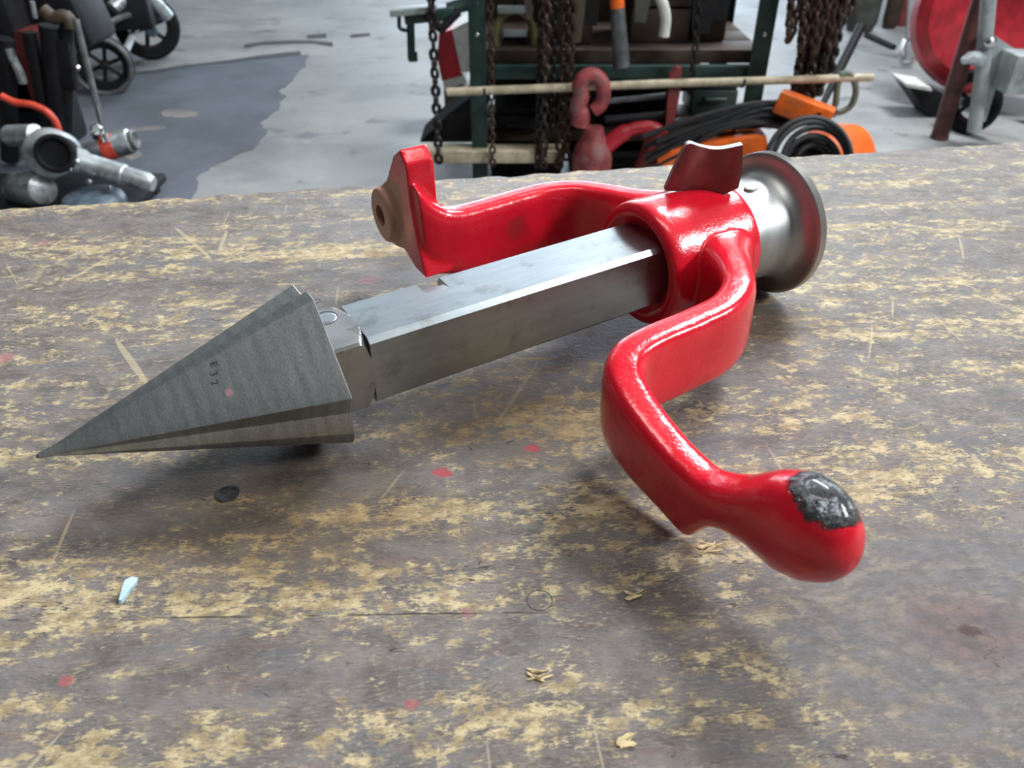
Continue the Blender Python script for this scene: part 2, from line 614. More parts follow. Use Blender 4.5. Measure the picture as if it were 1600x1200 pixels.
M_GREYM = simple('grey_machine_paint', (0.33, 0.37, 0.37), 0.5, 0, 0.2, 12, (0.18, 0.19, 0.19))
M_GREYT = simple('dark_grey_tube', (0.11, 0.115, 0.12), 0.45, 0.3)
M_DOME = simple('slate_blue_enamel', (0.10, 0.135, 0.17), 0.45)
M_RMACH = simple('red_machine_paint', (0.42, 0.018, 0.030), 0.4, 0, 0.3, 14)
M_RDULL = simple('dull_red_paint', (0.22, 0.035, 0.032), 0.55, 0, 0.35, 14)
M_PINK = simple('chalky_red_casting', (0.30, 0.055, 0.060), 0.6, 0, 0.4, 25, (0.22, 0.10, 0.10))
M_ORANGE = simple('safety_orange_paint', (0.80, 0.135, 0.010), 0.45, 0, 0.2, 18, (0.55, 0.12, 0.02))
M_ORED = simple('orange_red_plastic', (0.75, 0.085, 0.045), 0.4, 0, 0.2)
M_WHITE = simple('off_white_plastic', (0.62, 0.63, 0.60), 0.45, 0, 0.15)
M_WOOD = simple('pale_wood', (0.48, 0.41, 0.29), 0.65, 0, 0.25, 30)
M_BRASS = simple('dull_brass', (0.23, 0.20, 0.09), 0.45, 0.5, 0.4, 30)
M_BROWN = simple('rust_red_post_paint', (0.10, 0.034, 0.028), 0.55, 0, 0.45, 14)
M_TAN = simple('tan_leather', (0.07, 0.05, 0.032), 0.6)
M_SACK = simple('dark_olive_canvas', (0.065, 0.068, 0.058), 0.8, 0, 0.4, 10)
M_CHIP = simple('pale_blue_paint_flake', (0.40, 0.56, 0.68), 0.5, 0, 0.15, 300)
M_SPLINT = simple('fresh_wood_splinter', (0.60, 0.47, 0.26), 0.7, 0, 0.3, 400)
M_NAIL = simple('dark_nail_steel', (0.06, 0.06, 0.065), 0.5, 0.6, 0.4, 400)
M_INK = simple('stamped_mark_black', (0.018, 0.018, 0.022), 0.7)

# ------------------------------------------------------------------ setting
bm = NB()
box(bm, (0, 4.5, FLOOR - 0.06), (14.2, 15.2, 0.12))
floor = solo('floor', bm, M_FLOOR, 'worn light grey concrete shop floor', 'floor', (0, 4.5, FLOOR), smooth=False)
del floor['label'], floor['category']
floor['kind'] = 'structure'

M_WALL = simple('painted_block_wall', (0.42, 0.43, 0.42), 0.8, 0, 0.15, 3)
M_WALLD = simple('dark_timber_wall', (0.05, 0.054, 0.056), 0.8, 0, 0.3, 3)
M_CEIL = simple('painted_ceiling', (0.35, 0.36, 0.37), 0.8, 0, 0.1, 3)
for nm, c_, sz, m_ in (('wall_left', (-7, 4.5, 1.4), (0.15, 15, 4.6), M_WALLD), ('wall_right', (7, 4.5, 1.4), (0.15, 15, 4.6), M_WALL), ('wall_back', (0, 12, 1.4), (14, 0.15, 4.6), M_WALL),
                       ('wall_front', (0, -3, 1.4), (14, 0.15, 4.6), M_WALLD), ('ceiling', (0, 4.5, 3.75), (14.2, 15.2, 0.12), M_CEIL)):
    bm = NB()
    box(bm, c_, sz)
    o = solo(nm, bm, m_, '', '', c_, smooth=False)
    del o['label'], o['category']
    o['kind'] = 'structure'

outline = [(0, 150), (110, 132), (215, 114), (300, 101), (380, 93), (430, 88), (482, 86), (476, 104), (458, 121), (448, 137), (432, 141), (444, 152), (436, 166), (427, 180),
           (408, 193), (416, 205), (404, 226), (370, 243), (330, 262), (306, 276), (301, 310), (305, 345), (0, 420)]
bm = NB()
P = []
for i, q in enumerate(outline):
    a = gp(*q)
    b = gp(*outline[(i + 1) % len(outline)])
    for t in (0, 0.33, 0.66):
        p = a.lerp(b, t)
        P.append(p + Vector((random.uniform(-1, 1) * 0.012, random.uniform(-1, 1) * 0.02, 0)))
prism(bm, P, (0, 0, 0.003))
fp = part('floor_coating', bm, M_PATCH, floor, 'dark slate grey worn coating on the concrete', smooth=False)
for pts_ in ([(252, 178), (262, 172), (292, 173), (312, 177), (306, 183), (280, 186), (256, 184)], [(176, 207), (215, 200), (258, 198), (262, 203), (220, 207), (190, 212)], [(190, 244), (215, 230), (220, 244), (205, 252)]):
    bm = NB()
    prism(bm, [gp(*q) + Vector((random.uniform(-1, 1) * 0.008, 0, 0.0032)) for q in pts_], (0, 0, 0.001))
    part('worn_patch', bm, M_WORN, floor, 'pale spot worn through the coating', smooth=False)
for cr in ([(200, 117), (255, 111), (310, 102), (360, 97), (410, 90), (470, 84)], [(382, 73), (410, 68), (455, 66), (490, 66), (520, 70)], [(480, 58), (510, 56)], [(548, 57), (578, 54)]):
    bm = NB()
    a = []
    b = []
    for u, v in cr:
        th = random.uniform(1.5, 3.2)
        a.append(gp(u, v - th))
        b.append(gp(u, v + th))
    prism(bm, a + b[::-1], (0, 0, 0.004))
    part('floor_crack', bm, M_CRACK, floor, smooth=False)

# workbench
EDGE_A, EDGE_B = gp(-700, 374.4, 0), gp(2300, 175.6, 0)
EDGE_A, EDGE_B = gp(0, 328, 0), gp(1600, 222, 0)
ed = (EDGE_B - EDGE_A).normalized()
bench = thing('workbench', 'weathered wooden workbench with a worn stained top under the reamer', 'workbench', (0, 0.2, FLOOR))
bm = NB()
N = 260
back = []
for i in range(N + 1):
    t = -0.9 + 3.0 * i / N
    p = EDGE_A + (EDGE_B - EDGE_A).length * t * ed
    n = 0.0012 * math.sin(i * 1.7) + 0.001 * math.sin(i * 0.61 + 2) + random.uniform(-0.0012, 0.0012)
    p.y += n
    back.append(p)
nt = gp(312, 306, 0)
for p in back:
    d = p.x - nt.x
    if abs(d) < 0.012:
        p.y -= 0.006 * (1 - abs(d) / 0.012)
front = [Vector((back[i].x, -0.35, 0)) for i in range(N + 1)]
rows = []
for s in range(9):
    t = s / 8
    rows.append([back[i].lerp(front[i], t) for i in range(N + 1)])
top = [[bm.verts.new(p) for p in r] for r in rows]
for s in range(8):
    for i in range(N):
        bm.faces.new((top[s][i], top[s][i + 1], top[s + 1][i + 1], top[s + 1][i]))
ret = bmesh.ops.extrude_face_region(bm, geom=bm.faces[:])
bmesh.ops.translate(bm, verts=[g for g in ret['geom'] if isinstance(g, bmesh.types.BMVert)], vec=(0, 0, -0.045))
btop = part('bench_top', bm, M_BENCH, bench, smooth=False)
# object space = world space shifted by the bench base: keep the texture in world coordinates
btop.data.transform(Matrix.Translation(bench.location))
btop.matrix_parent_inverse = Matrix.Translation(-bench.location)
for x, y in ((-1.1, 0.33), (1.15, 0.48), (-1.1, -0.25), (1.15, -0.25)):
    bm = NB()
    box(bm, (x, y, (FLOOR - 0.045) / 2), (0.09, 0.09, -0.045 - FLOOR), bev=0.004)
    part('leg', bm, M_DARKB, bench)
# nail heads sunk in the top
bm = NB()
p = gp(356, 773, 0)
lathe(bm, p + Vector((0, 0, -0.0036)), (0, 0, 1), [(0, 0.0022), (0.0036, 0.0022), (0.0038, 0.0040), (0.0042, 0.0043), (0.00425, 0.0039), (0.0040, 0.0030), (0.0040, 0.0002)], 24)
part('nail_head', bm, M_NAIL, bench, 'dark round nail head')
bm = NB()
p = gp(843, 938, 0)
torus(bm, p + Vector((0, 0, -0.0001)), (0, 0, 1), 0.0040, 0.00022, 28, 6)
part('nail_dent', bm, M_CRACK, bench)

# ------------------------------------------------------------------ pipe reamer
reamer = thing('pipe_reamer', 'steel fluted cone pipe reamer with square bar and glossy red double-armed yoke', 'reamer', TIP)
reamer.rotation_euler = TOOLM.to_euler()


def tpart(name, bm, m, parent, label=None, smooth=True, angle=35, mm=True):
    """tool-space mesh in millimetres"""
    if mm:
        bmesh.ops.scale(bm, verts=bm.verts, vec=(1e-3, 1e-3, 1e-3))
    me = mesh_from(bm, name, smooth, angle)
    me.materials.append(m)
    o = bpy.data.objects.new(name, me)
    o.parent = parent
    if label:
        o['label'] = label
    COL.objects.link(o)
    return o


def pv(phi, r):
    """point of a cross-section seen from the photographer's side"""
    a = R(phi + VIEW0)
    return (-math.cos(a) * r, math.sin(a) * r)


# cone with three broad lands and three gullets
RC, LC = 32.3, 100.0
per = [(46, 1.0), (28.5, None), (11, None), (-6.5, None), (-24, 1.0), (-25.6, 1.016), (-27.4, 0.99), (-35, 0.915), (-44, 0.862), (-52, 0.92), (-60, 0.980), (-67, 0.995)]
prof = []
for kk in range(3):
    for a, r in per:
        if r is None:
            # straight chord between 46 and -24
            h = math.cos(R(35))
            r = h / math.cos(R(a - 11)) * 1.004
        prof.append((a - 120 * kk, r))
bm = NB()
rings = []
for x in [0.0, 0.8, 2.5, 6, 12, 20, 30, 40, 50, 60, 70, 80, 88, 93, 97, 99.6, 100.0]:
    sc = RC * x / LC
    if x < 4:
        sc = max(sc, 0.35) + (0.45 if x < 3 else 0.1)
    if x < 0.1:
        sc = 0.25
    if x > 99.8:
        sc *= 0.985
    rings.append([(x, *pv(a, r * sc)) for a, r in prof])
rings_to_bm(bm, rings)
cone = tpart('reamer_cone', bm, M_CONE, reamer, 'grey steel cone with broad flutes and sharp edges', angle=14)

# stamped characters on the near land
land_mid = 11.0


def on_land(x, across):
    """point on the near land: x along the tool, across = -1..1 from lower to upper edge"""
    sc = RC * x / LC
    a, b = pv(-24, sc), pv(46, sc)
    t = (across + 1) / 2
    return Vector((x, a[0] * (1 - t) + b[0] * t, a[1] * (1 - t) + b[1] * t))


fn = Vector((0, *pv(11, 1.0)))
slope = Vector((-math.sin(math.atan(RC * math.cos(R(35)) / LC)), 0, 0))
nrm = (fn * math.cos(math.asin(-slope.x)) + slope).normalized()
down = (on_land(60, -1) - on_land(60, 1))
down = (down - nrm * down.dot(nrm)).normalized()
upt = nrm.cross(down)  # letters run down the land; their tops face the knob
INV = Matrix((AX, AY, AZ))


def land_hit(u, v):
    """where a line of sight meets the near land, tool millimetres"""
    o = INV @ (C0 - TIP) * 1e3
    d = INV @ ray(u, v)
    p0 = on_land(60, 0)
    return o + d * ((p0 - o).dot(nrm) / d.dot(nrm))


for ch, px in (('E', (334, 569)), ('3', (334, 584)), ('2', (335, 598))):
    cu = bpy.data.curves.new('stamp', 'FONT')
    cu.body = ch
    cu.size = 3.6
    cu.extrude = 0.03
    cu.align_x = 'CENTER'
    cu.align_y = 'CENTER'
    tmp = bpy.data.objects.new('stamp', cu)
    COL.objects.link(tmp)
    bpy.context.view_layer.update()
    me = bpy.data.meshes.new_from_object(tmp.evaluated_get(bpy.context.evaluated_depsgraph_get()))
    bpy.data.objects.remove(tmp)
    bpy.data.curves.remove(cu)
    c = land_hit(*px) + nrm * 0.10
    mt = Matrix((down, upt, nrm)).transposed().to_4x4()
    mt.translation = c
    me.transform(Matrix.Scale(1e-3, 4) @ mt)
    me.materials.clear()
    me.materials.append(M_INK)
    o = bpy.data.objects.new('stamped_character', me)
    o.parent = cone
    COL.objects.link(o)


# squared sections: bar and collar
def sq(phi, half, cap, phi0):
    """radius of a square (corner at phi0) clipped by a circle"""
    a = (phi - phi0) % 90
    return min(half / max(abs(math.cos(R(a - 45))), 0.7), cap)


def sq_rings(xs, half, caps, phi0, n=96, notch=None):
    out = []
    for x, cap in zip(xs, caps):
        ring = []
        for j in range(n):
            phi = 360.0 * j / n
            ring.append((x, *pv(phi, sq(phi, half, cap, phi0))))
        out.append(ring)
    return out


bm = NB()
rings_to_bm(bm, sq_rings([99, 111.0, 111.6, 112.2, 112.8, 113.4, 114.0, 114.5, 115.0, 115.0], 15.2, [21.0, 21.0, 20.6, 20.0, 19.3, 18.5, 17.6, 16.7, 15.8, 11.0], 10.0))
collar = tpart('collar', bm, M_COLLAR, reamer, 'turned steel collar with rounded corners behind the cone', angle=16)
# round pin in its top flat
pinc = Vector((106.4, *pv(10 + 45, 15.2))) + Vector((0, *pv(10 + 135, 1.0))) * 7.6
pn = Vector((0, *pv(55, 1.0)))
bm = NB()
lathe(bm, pinc - pn * 2, pn, [(0, 4.3), (2.0, 4.3), (2.12, 4.1), (2.15, 3.0), (2.12, 0.02)], 32)
tpart('pin', bm, M_BAR, collar, 'bright round pin end')
bm = NB()
torus(bm, pinc + pn * 0.02, pn, 4.5, 0.22, 36, 6)
tpart('pin_seat', bm, M_CRACK, collar)

# square bar, with a slot across the far upper corner
bm = NB()
BH, BCAP, BP = 15.0, 20.3, 10.0
bxs = [114.7, 118, 147.0, 147.05, 157.5, 157.55, 262, 300]


def bar_ring(x, cut):
    ring = []
    for j in range(4):
        for da in (-45, -30, -15, -4.2, 4.2, 15, 30):
            phi = BP + 90 * j + da if da != -45 else BP + 90 * j - 45
            r = min(BH / math.cos(R(45 - abs(da))), BCAP)
            y, z = pv(phi, r)
            if cut:
                cy, cz = pv(BP + 90, 1.0)
                dd = y * cy + z * cz
                if dd > 16.0:
                    y -= cy * (dd - 16.0)
                    z -= cz * (dd - 16.0)
            ring.append((x, y, z))
    return ring


rings_to_bm(bm, [bar_ring(x, 147.02 < x < 157.52) for x in bxs])
tpart('square_bar', bm, M_BAR, reamer, 'ground steel square bar with a slot near the cone', angle=6)

# knob
bm = NB()
prof_k = [(296, 20), (296, 24.0), (312, 24.1), (321, 24.4), (325, 24.8), (327.3, 25.5), (329, 26.7), (330.1, 28.3), (330.8, 30.2), (331.1, 32.0), (331.2, 33.6), (331.5, 34.6), (332.0, 35.2)]
lathe(bm, (0, 0, 0), (1, 0, 0), prof_k + [(332.1, 34.9), (336.0, 34.9), (336.2, 33.6), (337.2, 31), (337.6, 26), (337.6, 0.05)], 96)
knob = tpart('knob', bm, M_KNOB, reamer, 'flared grey steel end knob with a knurled rim', angle=40)
# knurled band: crossed diamonds
bm = NB()
NK = 132
vv = []
for i in range(NK):
    row = []
    for q in range(9):
        th = 2 * math.pi * (i + 0.5 * (q % 2)) / NK
        x = 332.0 + 4.1 * q / 8
        r = 35.05 + (0.42 if q % 2 else 0.0) * (1 if 0 < q < 8 else 0)
        row.append(bm.verts.new((x, r * math.cos(th), r * math.sin(th))))
    vv.append(row)
for i in range(NK):
    a, b = vv[i], vv[(i + 1) % NK]
    for q in range(8):
        if q % 2 == 0:
            bm.faces.new((a[q], b[q], a[q + 1]))
            bm.faces.new((b[q], b[q + 1], a[q + 1]))
        else:
            bm.faces.new((a[q], b[q + 1], a[q + 1]))
            bm.faces.new((a[q], b[q], b[q + 1]))
tpart('knurled_rim', bm, M_KNURL, knob, 'finely knurled steel rim', smooth=False)
# roll pin on the barrel
bm = NB()
rn = Vector((0, -3.6, 24.3)).normalized()
rc = Vector((314.5, 0, 0)) + rn * 23.6
rings = []
for h, k_ in ((0, 1.0), (1.4, 1.0), (1.75, 0.9), (1.85, 0.7), (1.6, 0.45), (1.55, 0.02)):
    a, b, c = frame(rn, (1, 0, 0))
    rings.append([rc + rn * h + (b * math.cos(t) * 2.5 + c * math.sin(t) * 3.9) * k_ for t in [2 * math.pi * j / 32 for j in range(32)]])
rings_to_bm(bm, rings)
tpart('roll_pin', bm, M_KNOB, knob, 'flattened bright pin end on the knob barrel')

# yoke: cast hub with two arms, one continuous casting


def sup(t, e):
    return math.copysign(abs(math.cos(t)) ** (2 / e), math.cos(t)), math.copysign(abs(math.sin(t)) ** (2 / e), math.sin(t))


def arm(bm, st, n=28, sub=5):
    """stations: x, y, z top, z bottom, half thickness, squareness"""
    A = np.array(st, float)
    dense = []
    for i in range(len(A) - 1):
        p0, p1, p2, p3 = A[max(i - 1, 0)], A[i], A[i + 1], A[min(i + 2, len(A) - 1)]
        for q in range(sub):
            t = q / sub
            c = 0.5 * (2 * p1 + (p2 - p0) * t + (2 * p0 - 5 * p1 + 4 * p2 - p3) * t * t + (3 * p1 - p0 - 3 * p2 + p3) * t ** 3)
            lin = p1 * (1 - t) + p2 * t
            c[2:] = 0.5 * c[2:] + 0.5 * lin[2:]
            dense.append(c)
    dense.append(A[-1])
    rings = []
    for i, s in enumerate(dense):
        tx = dense[min(i + 1, len(dense) - 1)][:2] - dense[max(i - 1, 0)][:2]
        tx = tx / np.linalg.norm(tx)
        nx, ny = -tx[1], tx[0]
        mid, hh = (s[2] + s[3]) / 2, (s[2] - s[3]) / 2
        ring = []
        for j in range(n):
            ca, sa = sup(2 * math.pi * (j + 0.5) / n, s[5])
            ring.append((s[0] + nx * ca * s[4], s[1] + ny * ca * s[4], mid + sa * hh))
        rings.append(ring)
    rings_to_bm(bm, rings)


bm = NB()
# hub ring
lathe(bm, (0, 0, 0), (1, 0, 0), [(253.2, 23.2), (252.4, 24.4), (252.6, 27.2), (254.4, 29.0), (258, 29.4), (280, 29.0), (300.5, 28.8), (303.2, 28.2), (304, 26.6), (304, 10), (259.8, 10), (259.2, 16.5), (255.2, 21.2)], 72, closed_profile=True)
# near arm
arm(bm, [(289, -18, 17, -19, 14, 3.0), (278, -30, 18, -19, 12, 3.4), (268, -46, 18.8, -17, 8.8, 4.2), (258, -59, 18.5, -16, 7.6, 4.4), (244, -66.5, 17.5, -16, 7.4, 4.4), (226, -68.5, 17, -16, 7.4, 4.4),
         (208, -69.5, 17, -16, 7.4, 4.4), (195, -72, 16.5, -16.5, 7.6, 4.2), (187, -79, 15, -18, 7.8, 4.0), (184, -90, 11.5, -20, 7.8, 3.8), (183.6, -102, 7.5, -22, 7.8, 3.6), (184, -114, 4, -23.5, 7.8, 3.4),
         (184.6, -125, 2.5, -25.5, 7.8, 3.4), (185.2, -129, 2.8, -21, 8.0, 2.9), (186, -134, 4.8, -14.5, 8.6, 2.6), (187, -140, 8.5, -11.5, 9.4, 2.4), (188.6, -149, 17, -11, 11.4, 2.2), (189.8, -159, 23.0, -12.5, 12.8, 2.1), (190.4, -168, 22, -10, 11.6, 2.0), (190.4, -175, 16.5, -4, 7.8, 2.0), (190.4, -178.5, 9, 3, 2.5, 2.0)])
# far arm
arm(bm, [(286, 22, 20, -17, 10, 3.4), (276, 31, 20, -16, 9, 3.8), (268.5, 45, 19.5, -15, 8, 4.2), (259, 58, 19.3, -15, 7.6, 4.4), (245, 64.5, 19.3, -15, 7.4, 4.4), (226, 65, 19.3, -14.5, 7.4, 4.4),
         (206, 64, 19.3, -15, 7.4, 4.4), (194, 63.5, 19.8, -14, 7.5, 4.2), (187, 64, 22.0, -12.5, 7.5, 3.8), (181, 64.5, 26.5, -11, 7.5, 3.6), (176, 65, 33, -9.5, 7.0, 3.4), (173, 65, 36, -8, 6, 3.4)])
# far end plate with horn and bolt boss
poly = [(55.5, -7.5), (61, 8), (65, 26), (65, 45), (71, 50.5), (80, 45), (93, 29), (107, 20), (111, 7), (103.5, -4.5), (92, -6), (80, -2.5), (68, -7.5)]
prism(bm, [(171, y, z) for y, z in poly], (14, 0, 0))
lathe(bm, (167.5, 97.5, 9.5), (1, 0, 0), [(0, 13.0), (0.8, 13.8), (8, 14.2), (15, 14.0)], 40)
bmesh.ops.recalc_face_normals(bm, faces=bm.faces)
bmesh.ops.scale(bm, verts=bm.verts, vec=(1e-3,) * 3)
me = bpy.data.meshes.new('yoke_raw')
bm.to_mesh(me)
bm.free()
tmp = bpy.data.objects.new('yoke_raw', me)
COL.objects.link(tmp)
md = tmp.modifiers.new('r', 'REMESH')
md.mode = 'VOXEL'
md.voxel_size = 0.00075
md = tmp.modifiers.new('s', 'SMOOTH')
md.factor = 0.5
md.iterations = 14
cb = NB()
lathe(cb, (160, 98.0, 9.5), (1, 0, 0), [(0, 5.4), (21, 5.4), (21.5, 4.8)], 32)
bmesh.ops.scale(cb, verts=cb.verts, vec=(1e-3,) * 3)
bmesh.ops.recalc_face_normals(cb, faces=cb.faces)
cme = bpy.data.meshes.new('cutter')
cb.to_mesh(cme)
cb.free()
cut = bpy.data.objects.new('cutter', cme)
COL.objects.link(cut)
md = tmp.modifiers.new('b', 'BOOLEAN')
md.operation = 'DIFFERENCE'
md.object = cut
md.solver = 'EXACT'
bpy.context.view_layer.update()
yme = bpy.data.meshes.new_from_object(tmp.evaluated_get(bpy.context.evaluated_depsgraph_get()))
bpy.data.objects.remove(tmp)
bpy.data.objects.remove(cut)
yme.materials.clear()
yme.materials.append(M_RED)
yme.polygons.foreach_set('use_smooth', [True] * len(yme.polygons))
yme.polygons.foreach_set('material_index', [0] * len(yme.polygons))
yme.set_sharp_from_angle(angle=R(50))
yoke = bpy.data.objects.new('yoke', yme)
yoke.parent = reamer
# the casting sits on the bar with a little play: its own axis is a hair off the bar's
T0, K0 = Vector((-0.16158866, 0.20818709, 0.024)), KNOB
x0 = (K0 - T0).normalized()
y0 = Vector((0, 0, 1)).cross(x0).normalized()
YM = Matrix((x0, y0, x0.cross(y0))).transposed().to_4x4()
YM.translation = T0
RM = TOOLM.to_4x4()
RM.translation = TIP
yoke.matrix_local = RM.inverted() @ YM
yoke['label'] = 'glossy red cast yoke with one burnt bulbous arm end'
COL.objects.link(yoke)

# latch plate standing on the hub
lo_ = TIP + AX * 0.283 + AZ * 0.0290
inv = Matrix((AX, AY, AZ))


def latch_pt(u, v, back):
    d = ray(u, v)
    p = C0 + d * ((lo_ - C0).y / d.y) + Vector((0, back, 0))
    return inv @ (p - TIP)


bm = NB()
NU, NVV = 14, 7
frontv, backv = [], []
for j in range(NVV + 1):
    tv = j / NVV
    fr, bk = [], []
    for i in range(NU + 1):
        tu = i / NU
        xl = 1074 + (1040 - 1074) * tv ** 0.9
        xr = 1159 - 7 * tv ** 2.5
        ytop = 229.5 + 6.0 * math.sin((tu - 0.22) * math.pi * 1.75)
        if tu < 0.08:
            ytop += (0.08 - tu) * 60
        yb = 300
        if tu > 0.85:
            yb = 300 - (tu - 0.85) * 60
        u = xl + (xr - xl) * tu
        v = ytop + (yb - ytop) * tv
        bend = 0.0022 * math.sin((tu - 0.15) * math.pi * 1.8) - 0.0035 * max(0, 0.2 - tu) * 5 * -1
        fr.append(latch_pt(u, v, bend))
        bk.append(latch_pt(u, v, bend + 0.0042))
    frontv.append(fr)
    backv.append(bk)
gf = [[bm.verts.new(p) for p in r] for r in frontv]
gb = [[bm.verts.new(p) for p in r] for r in backv]
for j in range(NVV):
    for i in range(NU):
        bm.faces.new((gf[j][i], gf[j + 1][i], gf[j + 1][i + 1], gf[j][i + 1]))
        bm.faces.new((gb[j][i], gb[j][i + 1], gb[j + 1][i + 1], gb[j + 1][i]))
    for i in (0, NU):
        bm.faces.new((gf[j][i], gb[j][i], gb[j + 1][i], gf[j + 1][i]))
topf = []
for i in range(NU):
    topf.append(bm.faces.new((gf[0][i], gf[0][i + 1], gb[0][i + 1], gb[0][i])))
    bm.faces.new((gf[NVV][i], gb[NVV][i], gb[NVV][i + 1], gf[NVV][i + 1]))
for f in topf:
    f.material_index = 1
latch = tpart('latch', bm, M_LATCH, yoke, 'dull red bent latch plate with a bare top edge', mm=False, angle=40)
latch.data.transform((RM.inverted() @ YM).inverted())
latch.data.materials.append(M_LATCHTOP)

# small things lying on the bench
bm = NB()
c = gp(199, 927, 0)
ol = [(-2.4, 2.6), (-0.6, 4.0), (1.9, 3.6), (2.6, 2.4), (1.3, 0.9), (0.9, -1.2), (0.0, -3.6), (-1.0, -3.7), (-1.6, -1.6), (-2.2, 0.4)]
bot = [c + Vector((x * 8.2e-4, y * 1.25e-3, 0.0001 + 0.0004 * (y > 2))) for x, y in ol]
topp = [p + Vector((0.0003, 0.0004, 0.0012 + 0.0009 * random.random())) for p in bot]
rings_to_bm(bm, [bot, topp])
solo('paint_flake', bm, M_CHIP, 'small pale blue flake lying on the bench front', 'flake', c)
splints = [((1112, 858), 'curled pale wood splinter under the red bulb end', 9, 0.5), ((845, 1056), 'flat tan wood chip on the bench front', 7, 0.1), ((990, 930), 'torn brown wood splinter beside the dark pit', 6, -0.2), ((975, 1160), 'ragged grey wood fibre tuft near the front', 6, 0.4)]
for (u, v), lab, ln, rz in splints:
    c = gp(u, v, 0)
    t = thing('wood_splinter', lab, 'splinter', c)
    rnd = random.Random(int(u))
    for q in range(6):
        bm = NB()
        a = rz + rnd.uniform(-0.7, 0.7)
        l = ln * rnd.uniform(0.5, 1.0) * 1e-3
        wd = rnd.uniform(0.5, 2.4 if q < 2 else 1.0) * 1e-3
        off = Vector((rnd.uniform(-2.0, 2.0), rnd.uniform(-1.5, 1.5), 0)) * 1e-3
        lift = rnd.uniform(0.2, 1.4) * 1e-3
        dx, dy = Vector((math.cos(a), math.sin(a), 0)), Vector((-math.sin(a), math.cos(a), 0))
        ring_b, ring_t = [], []
        for s_, w_ in ((-0.5, rnd.uniform(.1, .6)), (-0.3, rnd.uniform(.4, 1)), (-0.1, rnd.uniform(.6, 1.1)), (0.1, rnd.uniform(.4, 1)), (0.3, rnd.uniform(.2, .8)), (0.5, 0.05)):
            ring_b.append((s_, w_))
        pts_ = [(s_, w_ / 2) for s_, w_ in ring_b] + [(s_, -w_ / 2) for s_, w_ in ring_b[::-1]]
        low = [c + off + dx * (s_ * l) + dy * (w_ * wd) + Vector((0, 0, 0.0001 + lift * max(0, s_ + 0.2))) for s_, w_ in pts_]
        rings_to_bm(bm, [low, [p + Vector((0, 0, 0.0004)) for p in low]])
        part('sliver', bm, M_SPLINT, t, smooth=False)
# ------------------------------------------------------------------ background: storage rack
YR = 2.60          # front of the rack
RAIL_Z = 0.16


def xat(u, v, y):
    return pt(u, v, y).x


def angle_post(x, y, z0, z1, sx, sy, s=0.046, t=0.004):
    """L-section steel post, corner at x, y, flanges towards sx, sy"""
    bm = NB()
    out = [(0, 0), (sx * s, 0), (sx * s, sy * t), (sx * t, sy * t), (sx * t, sy * s), (0, sy * s)]
    prism(bm, [(x + a, y + b, z0) for a, b in out], (0, 0, z1 - z0))
    return bm


XL = xat(734, 120, YR)
XRr = xat(1196, 60, YR) + 0.022
rack = thing('storage_rack', 'dark green steel storage rack with angle posts behind the bench', 'rack', ((XL + XRr) / 2, YR + 0.3, FLOOR))
YB = 3.15
for (x, y, sx, sy, s) in ((XL, YR, 1, 1, 0.052), (XRr, YR, -1, 1, 0.058), (XL, YB, 1, -1, 0.046), (XRr, YB, -1, -1, 0.055)):
    po = part('post', angle_post(x, y, FLOOR, RAIL_Z + 0.06, sx, sy, s), M_GREEN, rack, smooth=False)
    if y == YR:
        for k in range(6):
            bm = NB()
            lathe(bm, (x + sx * 0.026, y + 0.0005, 0.1 - 0.085 * k), (0, -1, 0), [(0, 0.006), (0.003, 0.006), (0.0045, 0.004), (0.0047, 0.0005)], 10)
            part('bolt', bm, M_CHROME if k % 2 else M_GREEN, po)
z_sh = pt(900, 84, YR).z
for y0 in (YR + 0.05, YR + 0.20, YR + 0.35):
    bm = NB()
    box(bm, ((XL + XRr) / 2, y0 + 0.07, z_sh - 0.02), (XRr - XL - 0.02, 0.138, 0.040), bev=0.002)
    part('shelf_board', bm, M_DARKB, rack)
for z, y in ((z_sh - 0.06, YR + 0.03), (z_sh - 0.06, YB - 0.03), (RAIL_Z + 0.02, YR + 0.03), (RAIL_Z + 0.02, YB - 0.03)):
    bm = NB()
    box(bm, ((XL + XRr) / 2, y, z), (XRr - XL - 0.01, 0.03, 0.04), bev=0.002)
    part('cross_beam', bm, M_GREEN, rack)
bm = NB()
box(bm, (xat(930, 100, YB) - 0.02, YB - 0.045, (RAIL_Z + FLOOR) / 2 + 0.1), (xat(1088, 100, YB) - xat(752, 100, YB), 0.012, RAIL_Z - FLOOR - 0.25))
part('shade_board', bm, M_DARKB, rack, smooth=False)  # board added to block the back light and darken the rack interior
# hook rail carrying the chains, longer than the rack on both sides
bm = NB()
tube(bm, [(XL - 0.35, YR - 0.05, RAIL_Z), (XRr + 0.40, YR - 0.05, RAIL_Z)], 0.012, 12)
part('hook_rail', bm, M_GREEN, rack)
for x in (XL + 0.02, XRr - 0.02):
    bm = NB()
    box(bm, (x, YR - 0.02, RAIL_Z + 0.002), (0.03, 0.065, 0.026))
    part('rail_bracket', bm, M_GREEN, rack)
z_low = pt(690, 228, YR + 0.02).z
for y0 in (YR + 0.0, YR + 0.17, YR + 0.34):
    bm = NB()
    xa = xat(648, 220, YR + 0.02) if y0 == YR else XL + 0.03
    xb = XL + 0.30 if y0 == YR else XRr - 0.03
    box(bm, ((xa + xb) / 2, y0 + 0.09 - (0.085 if y0 == YR else 0), z_low - 0.02), (xb - xa, 0.08 if y0 == YR else 0.15, 0.04), bev=0.003)
    part('lower_shelf_board', bm, M_WOOD if y0 == YR else M_DARKB, rack, 'pale wooden board end' if y0 == YR else None)

# chains
_links = {}


